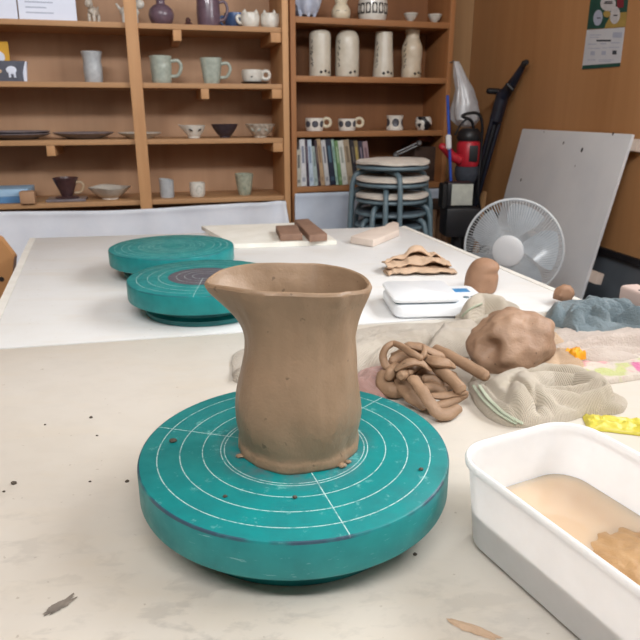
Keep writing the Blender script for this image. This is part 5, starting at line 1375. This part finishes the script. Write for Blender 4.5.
xb = XLr + .0225
for k in range(17):
    w = (UR.lx(280 + tx[k + 1] / 6.4, 150, .02) - UR.lx(280 + tx[k] / 6.4, 150, .02)) * .97
    th = R(lean[k]); h = hts[k] * .00098; wd = w * math.cos(th)
    if k and lean[k] > lean[k - 1]: xb += 0.0006
    p = UR.loc(xb, .018 + .004 * math.sin(k * 2.3), Z + .0008)
    r = empty('book', p, 0, bl[k], 'book', 'books on the bottom shelf of the bookcase'); r.rotation_euler = (Matrix.Rotation(UR.a, 3, 'Z') @ Matrix.Rotation(-th, 3, 'Y')).to_euler()
    # leaning about the lower left edge would bury that corner: lift by the sunk amount
    r.location.z += 0
    nm, c = cols[k]; bookblock(r, wd, .135, h, pm('cover_' + nm, c, tuple(x * .86 for x in c), 60, .5))
    d2 = [(40, 42, 50), (70, 80, 110), (200, 180, 190), (90, 110, 150), (90, 110, 110), (190, 170, 150), (110, 84, 64), (60, 60, 80), (110, 160, 180), (70, 110, 100), (222, 226, 214), (120, 130, 120), (90, 76, 60), (150, 140, 120), (226, 200, 90), (210, 190, 200), (90, 60, 70)][k]
    boxo('spine_title', wd * .3, wd * .7, -.0006, -.0001, h * .50, h * .86, pm('title_' + nm, tuple(.55 * x + .45 * y for x, y in zip(d2, c)), None, 200, .6), r, 0)
    boxo('spine_label', wd * .2, wd * .8, -.0006, -.0001, h * .10, h * .19, pm('label_' + nm, tuple(.35 * x + .65 * y for x, y in zip(d2, c)), None, 200, .6), r, 0)
    xb += w / math.cos(th) + .0006
# things at the right of the book shelf
xx = UR.lx(420, 172, .10); p = UR.loc(xx, .11, Z + .0006); o = boxo('dark_box', -.055, .055, -.05, .07, 0, .145, 'dark_box', None, .003); o.location = p; o.rotation_euler = (0, 0, UR.a + R(5)); tag(o, 'dark brown box at the right end of the book shelf behind the stools', 'box')
p = p + Vector((0, 0, .146)); bm = bmesh.new()
tube(bm, [(-.045, -.02, .012), (-.01, -.03, .030), (.03, -.02, .034), (.05, .0, .022)], [.010, .016, .018, .012], 12, flat=.8)
o = obj('rusty_clamp', bm, 'rust'); o.location = p; o.rotation_euler = (0, 0, UR.a); tag(o, 'rusty reddish-brown iron piece lying on the dark box', 'metal piece')
A = UR.hit(396, 154, .035); B = UR.hit(419, 143, .02); xf = UR.lx(399, 165, .04); base = UR.loc(xf, .04, Z + .0006)
r = empty('desk_lamp_arm', base, 0, 'slim silver double-rod arm on a post above the stools', 'lamp arm')
tubeo('post', [Vector((0, 0, .005)), A - base + Vector((.006, 0, -.006))], .006, 'steel', r, n=2)
for q in (-.006, .006): tubeo('rod', [A - base + Vector((-.008, 0, q - .004)), B - base + Vector((.004, 0, q))], .0036, 'steel', r, n=2)
tubeo('joint', [A - base + Vector((-.002, -.012, -.004)), A - base + Vector((.002, .012, -.004))], .012, 'steel', r, n=2, seg=14)
tubeo('joint', [B - base + Vector((0, -.012, 0)), B - base + Vector((0, .012, 0))], .011, 'steel', r, n=2, seg=14)

# plastic bag hung on the bookcase's end panel
q = UR.loc(X1 + .012, -.01, 0); a = UR.hit(452, 62, -.012); c = UR.hit(459, 108, -.03)
bm = bmesh.new(); prof = [(.010, .255), (.016, .235), (.024, .20), (.034, .15), (.046, .10), (.054, .06), (.050, .03), (.034, .008), (.012, 0)]
lowp = UR.hit(461, 127, -.03); prof = [(r_, z * (a.z - lowp.z) / .255) for r_, z in reversed(prof)]
def crumple(p, an, k):
    n = .25 + noise.noise(Vector((math.cos(an) * 2.2, math.sin(an) * 2.2, p.z * 22))) + .5 * abs(noise.noise(Vector((math.cos(an) * 5, math.sin(an) * 5, p.z * 30))))
    m = 1 + .34 * n; t = p.z / .26; return Vector((p.x * m * .95 - .058 * t * t, p.y * m * .8, p.z))
lathe(bm, prof, 64, crumple); o = obj('plastic_bag', bm, 'bag'); o.location = (lowp.x + .012, lowp.y - .03, lowp.z); tag(o, 'crumpled whitish plastic bag hanging at the end of the bookcase', 'bag')
nail = a; r = empty('hook', nail, 0, 'small hook on the bookcase end panel carrying the plastic bag', 'hook'); tubeo('shank', [(-.008, .012, 0), (0.002, -.002, 0), (.004, -.010, .006)], .0022, 'steel', r)

# ------------------------------------------------------------------ recentre single-mesh things on their own base
for o in list(bpy.context.scene.objects):
    if o.parent is None and o.type == 'MESH' and o.location.length < 1e-9 and o.get('kind') != 'structure':
        xs = [v.co for v in o.data.vertices]; mn = [min(v[i] for v in xs) for i in range(3)]; mx = [max(v[i] for v in xs) for i in range(3)]
        d = Vector(((mn[0] + mx[0]) / 2, (mn[1] + mx[1]) / 2, mn[2]))
        o.data.transform(Matrix.Translation(-d)); o.location = d
        for ch in o.children: ch.data.transform(Matrix.Translation(-d))

# ------------------------------------------------------------------ light
def area(name, loc, target, sx, sy, power, col):
    L = bpy.data.lights.new(name, 'AREA'); L.shape = 'RECTANGLE'; L.size = sx; L.size_y = sy; L.energy = power; L.color = col
    o = bpy.data.objects.new(name, L); COL.objects.link(o); o.location = loc
    o.rotation_euler = (Vector(target) - Vector(loc)).to_track_quat('-Z', 'Y').to_euler(); return o
wc = wall_pt((W0 + W1) / 2, (WZ0 + WZ1) / 2, -.12)
area('window_daylight', wc, wc + WN, W1 - W0 - .1, WZ1 - WZ0 - .1, 56, (.93, .97, 1.0))
area('added_rear_light', (-.1, -.7, 2.38), (-.2, 2.6, 2.2), 1.8, .22, 60, (.97, .98, 1.0))  # added area light behind the camera to brighten the shelves; no window stands there
W = bpy.data.worlds.new('daylight'); bpy.context.scene.world = W; W.use_nodes = True
W.node_tree.nodes['Background'].inputs[0].default_value = (.80, .90, 1.0, 1); W.node_tree.nodes['Background'].inputs[1].default_value = .2

# ------------------------------------------------------------------ camera
cam = bpy.data.cameras.new('camera'); co = bpy.data.objects.new('camera', cam); COL.objects.link(co)
cam.sensor_width = 36; cam.lens = 36; cam.clip_start = .01; cam.dof.use_dof = True; cam.dof.focus_distance = .52; cam.dof.aperture_fstop = 22; co.location = CAM; co.rotation_euler = (PI / 2 - PITCH, 0, 0)
sc = bpy.context.scene; sc.camera = co
sc.view_settings.view_transform = 'Standard'; sc.view_settings.look = 'None'; sc.view_settings.gamma = 1; sc.view_settings.use_curve_mapping = False
sc.view_settings.exposure = -0.1
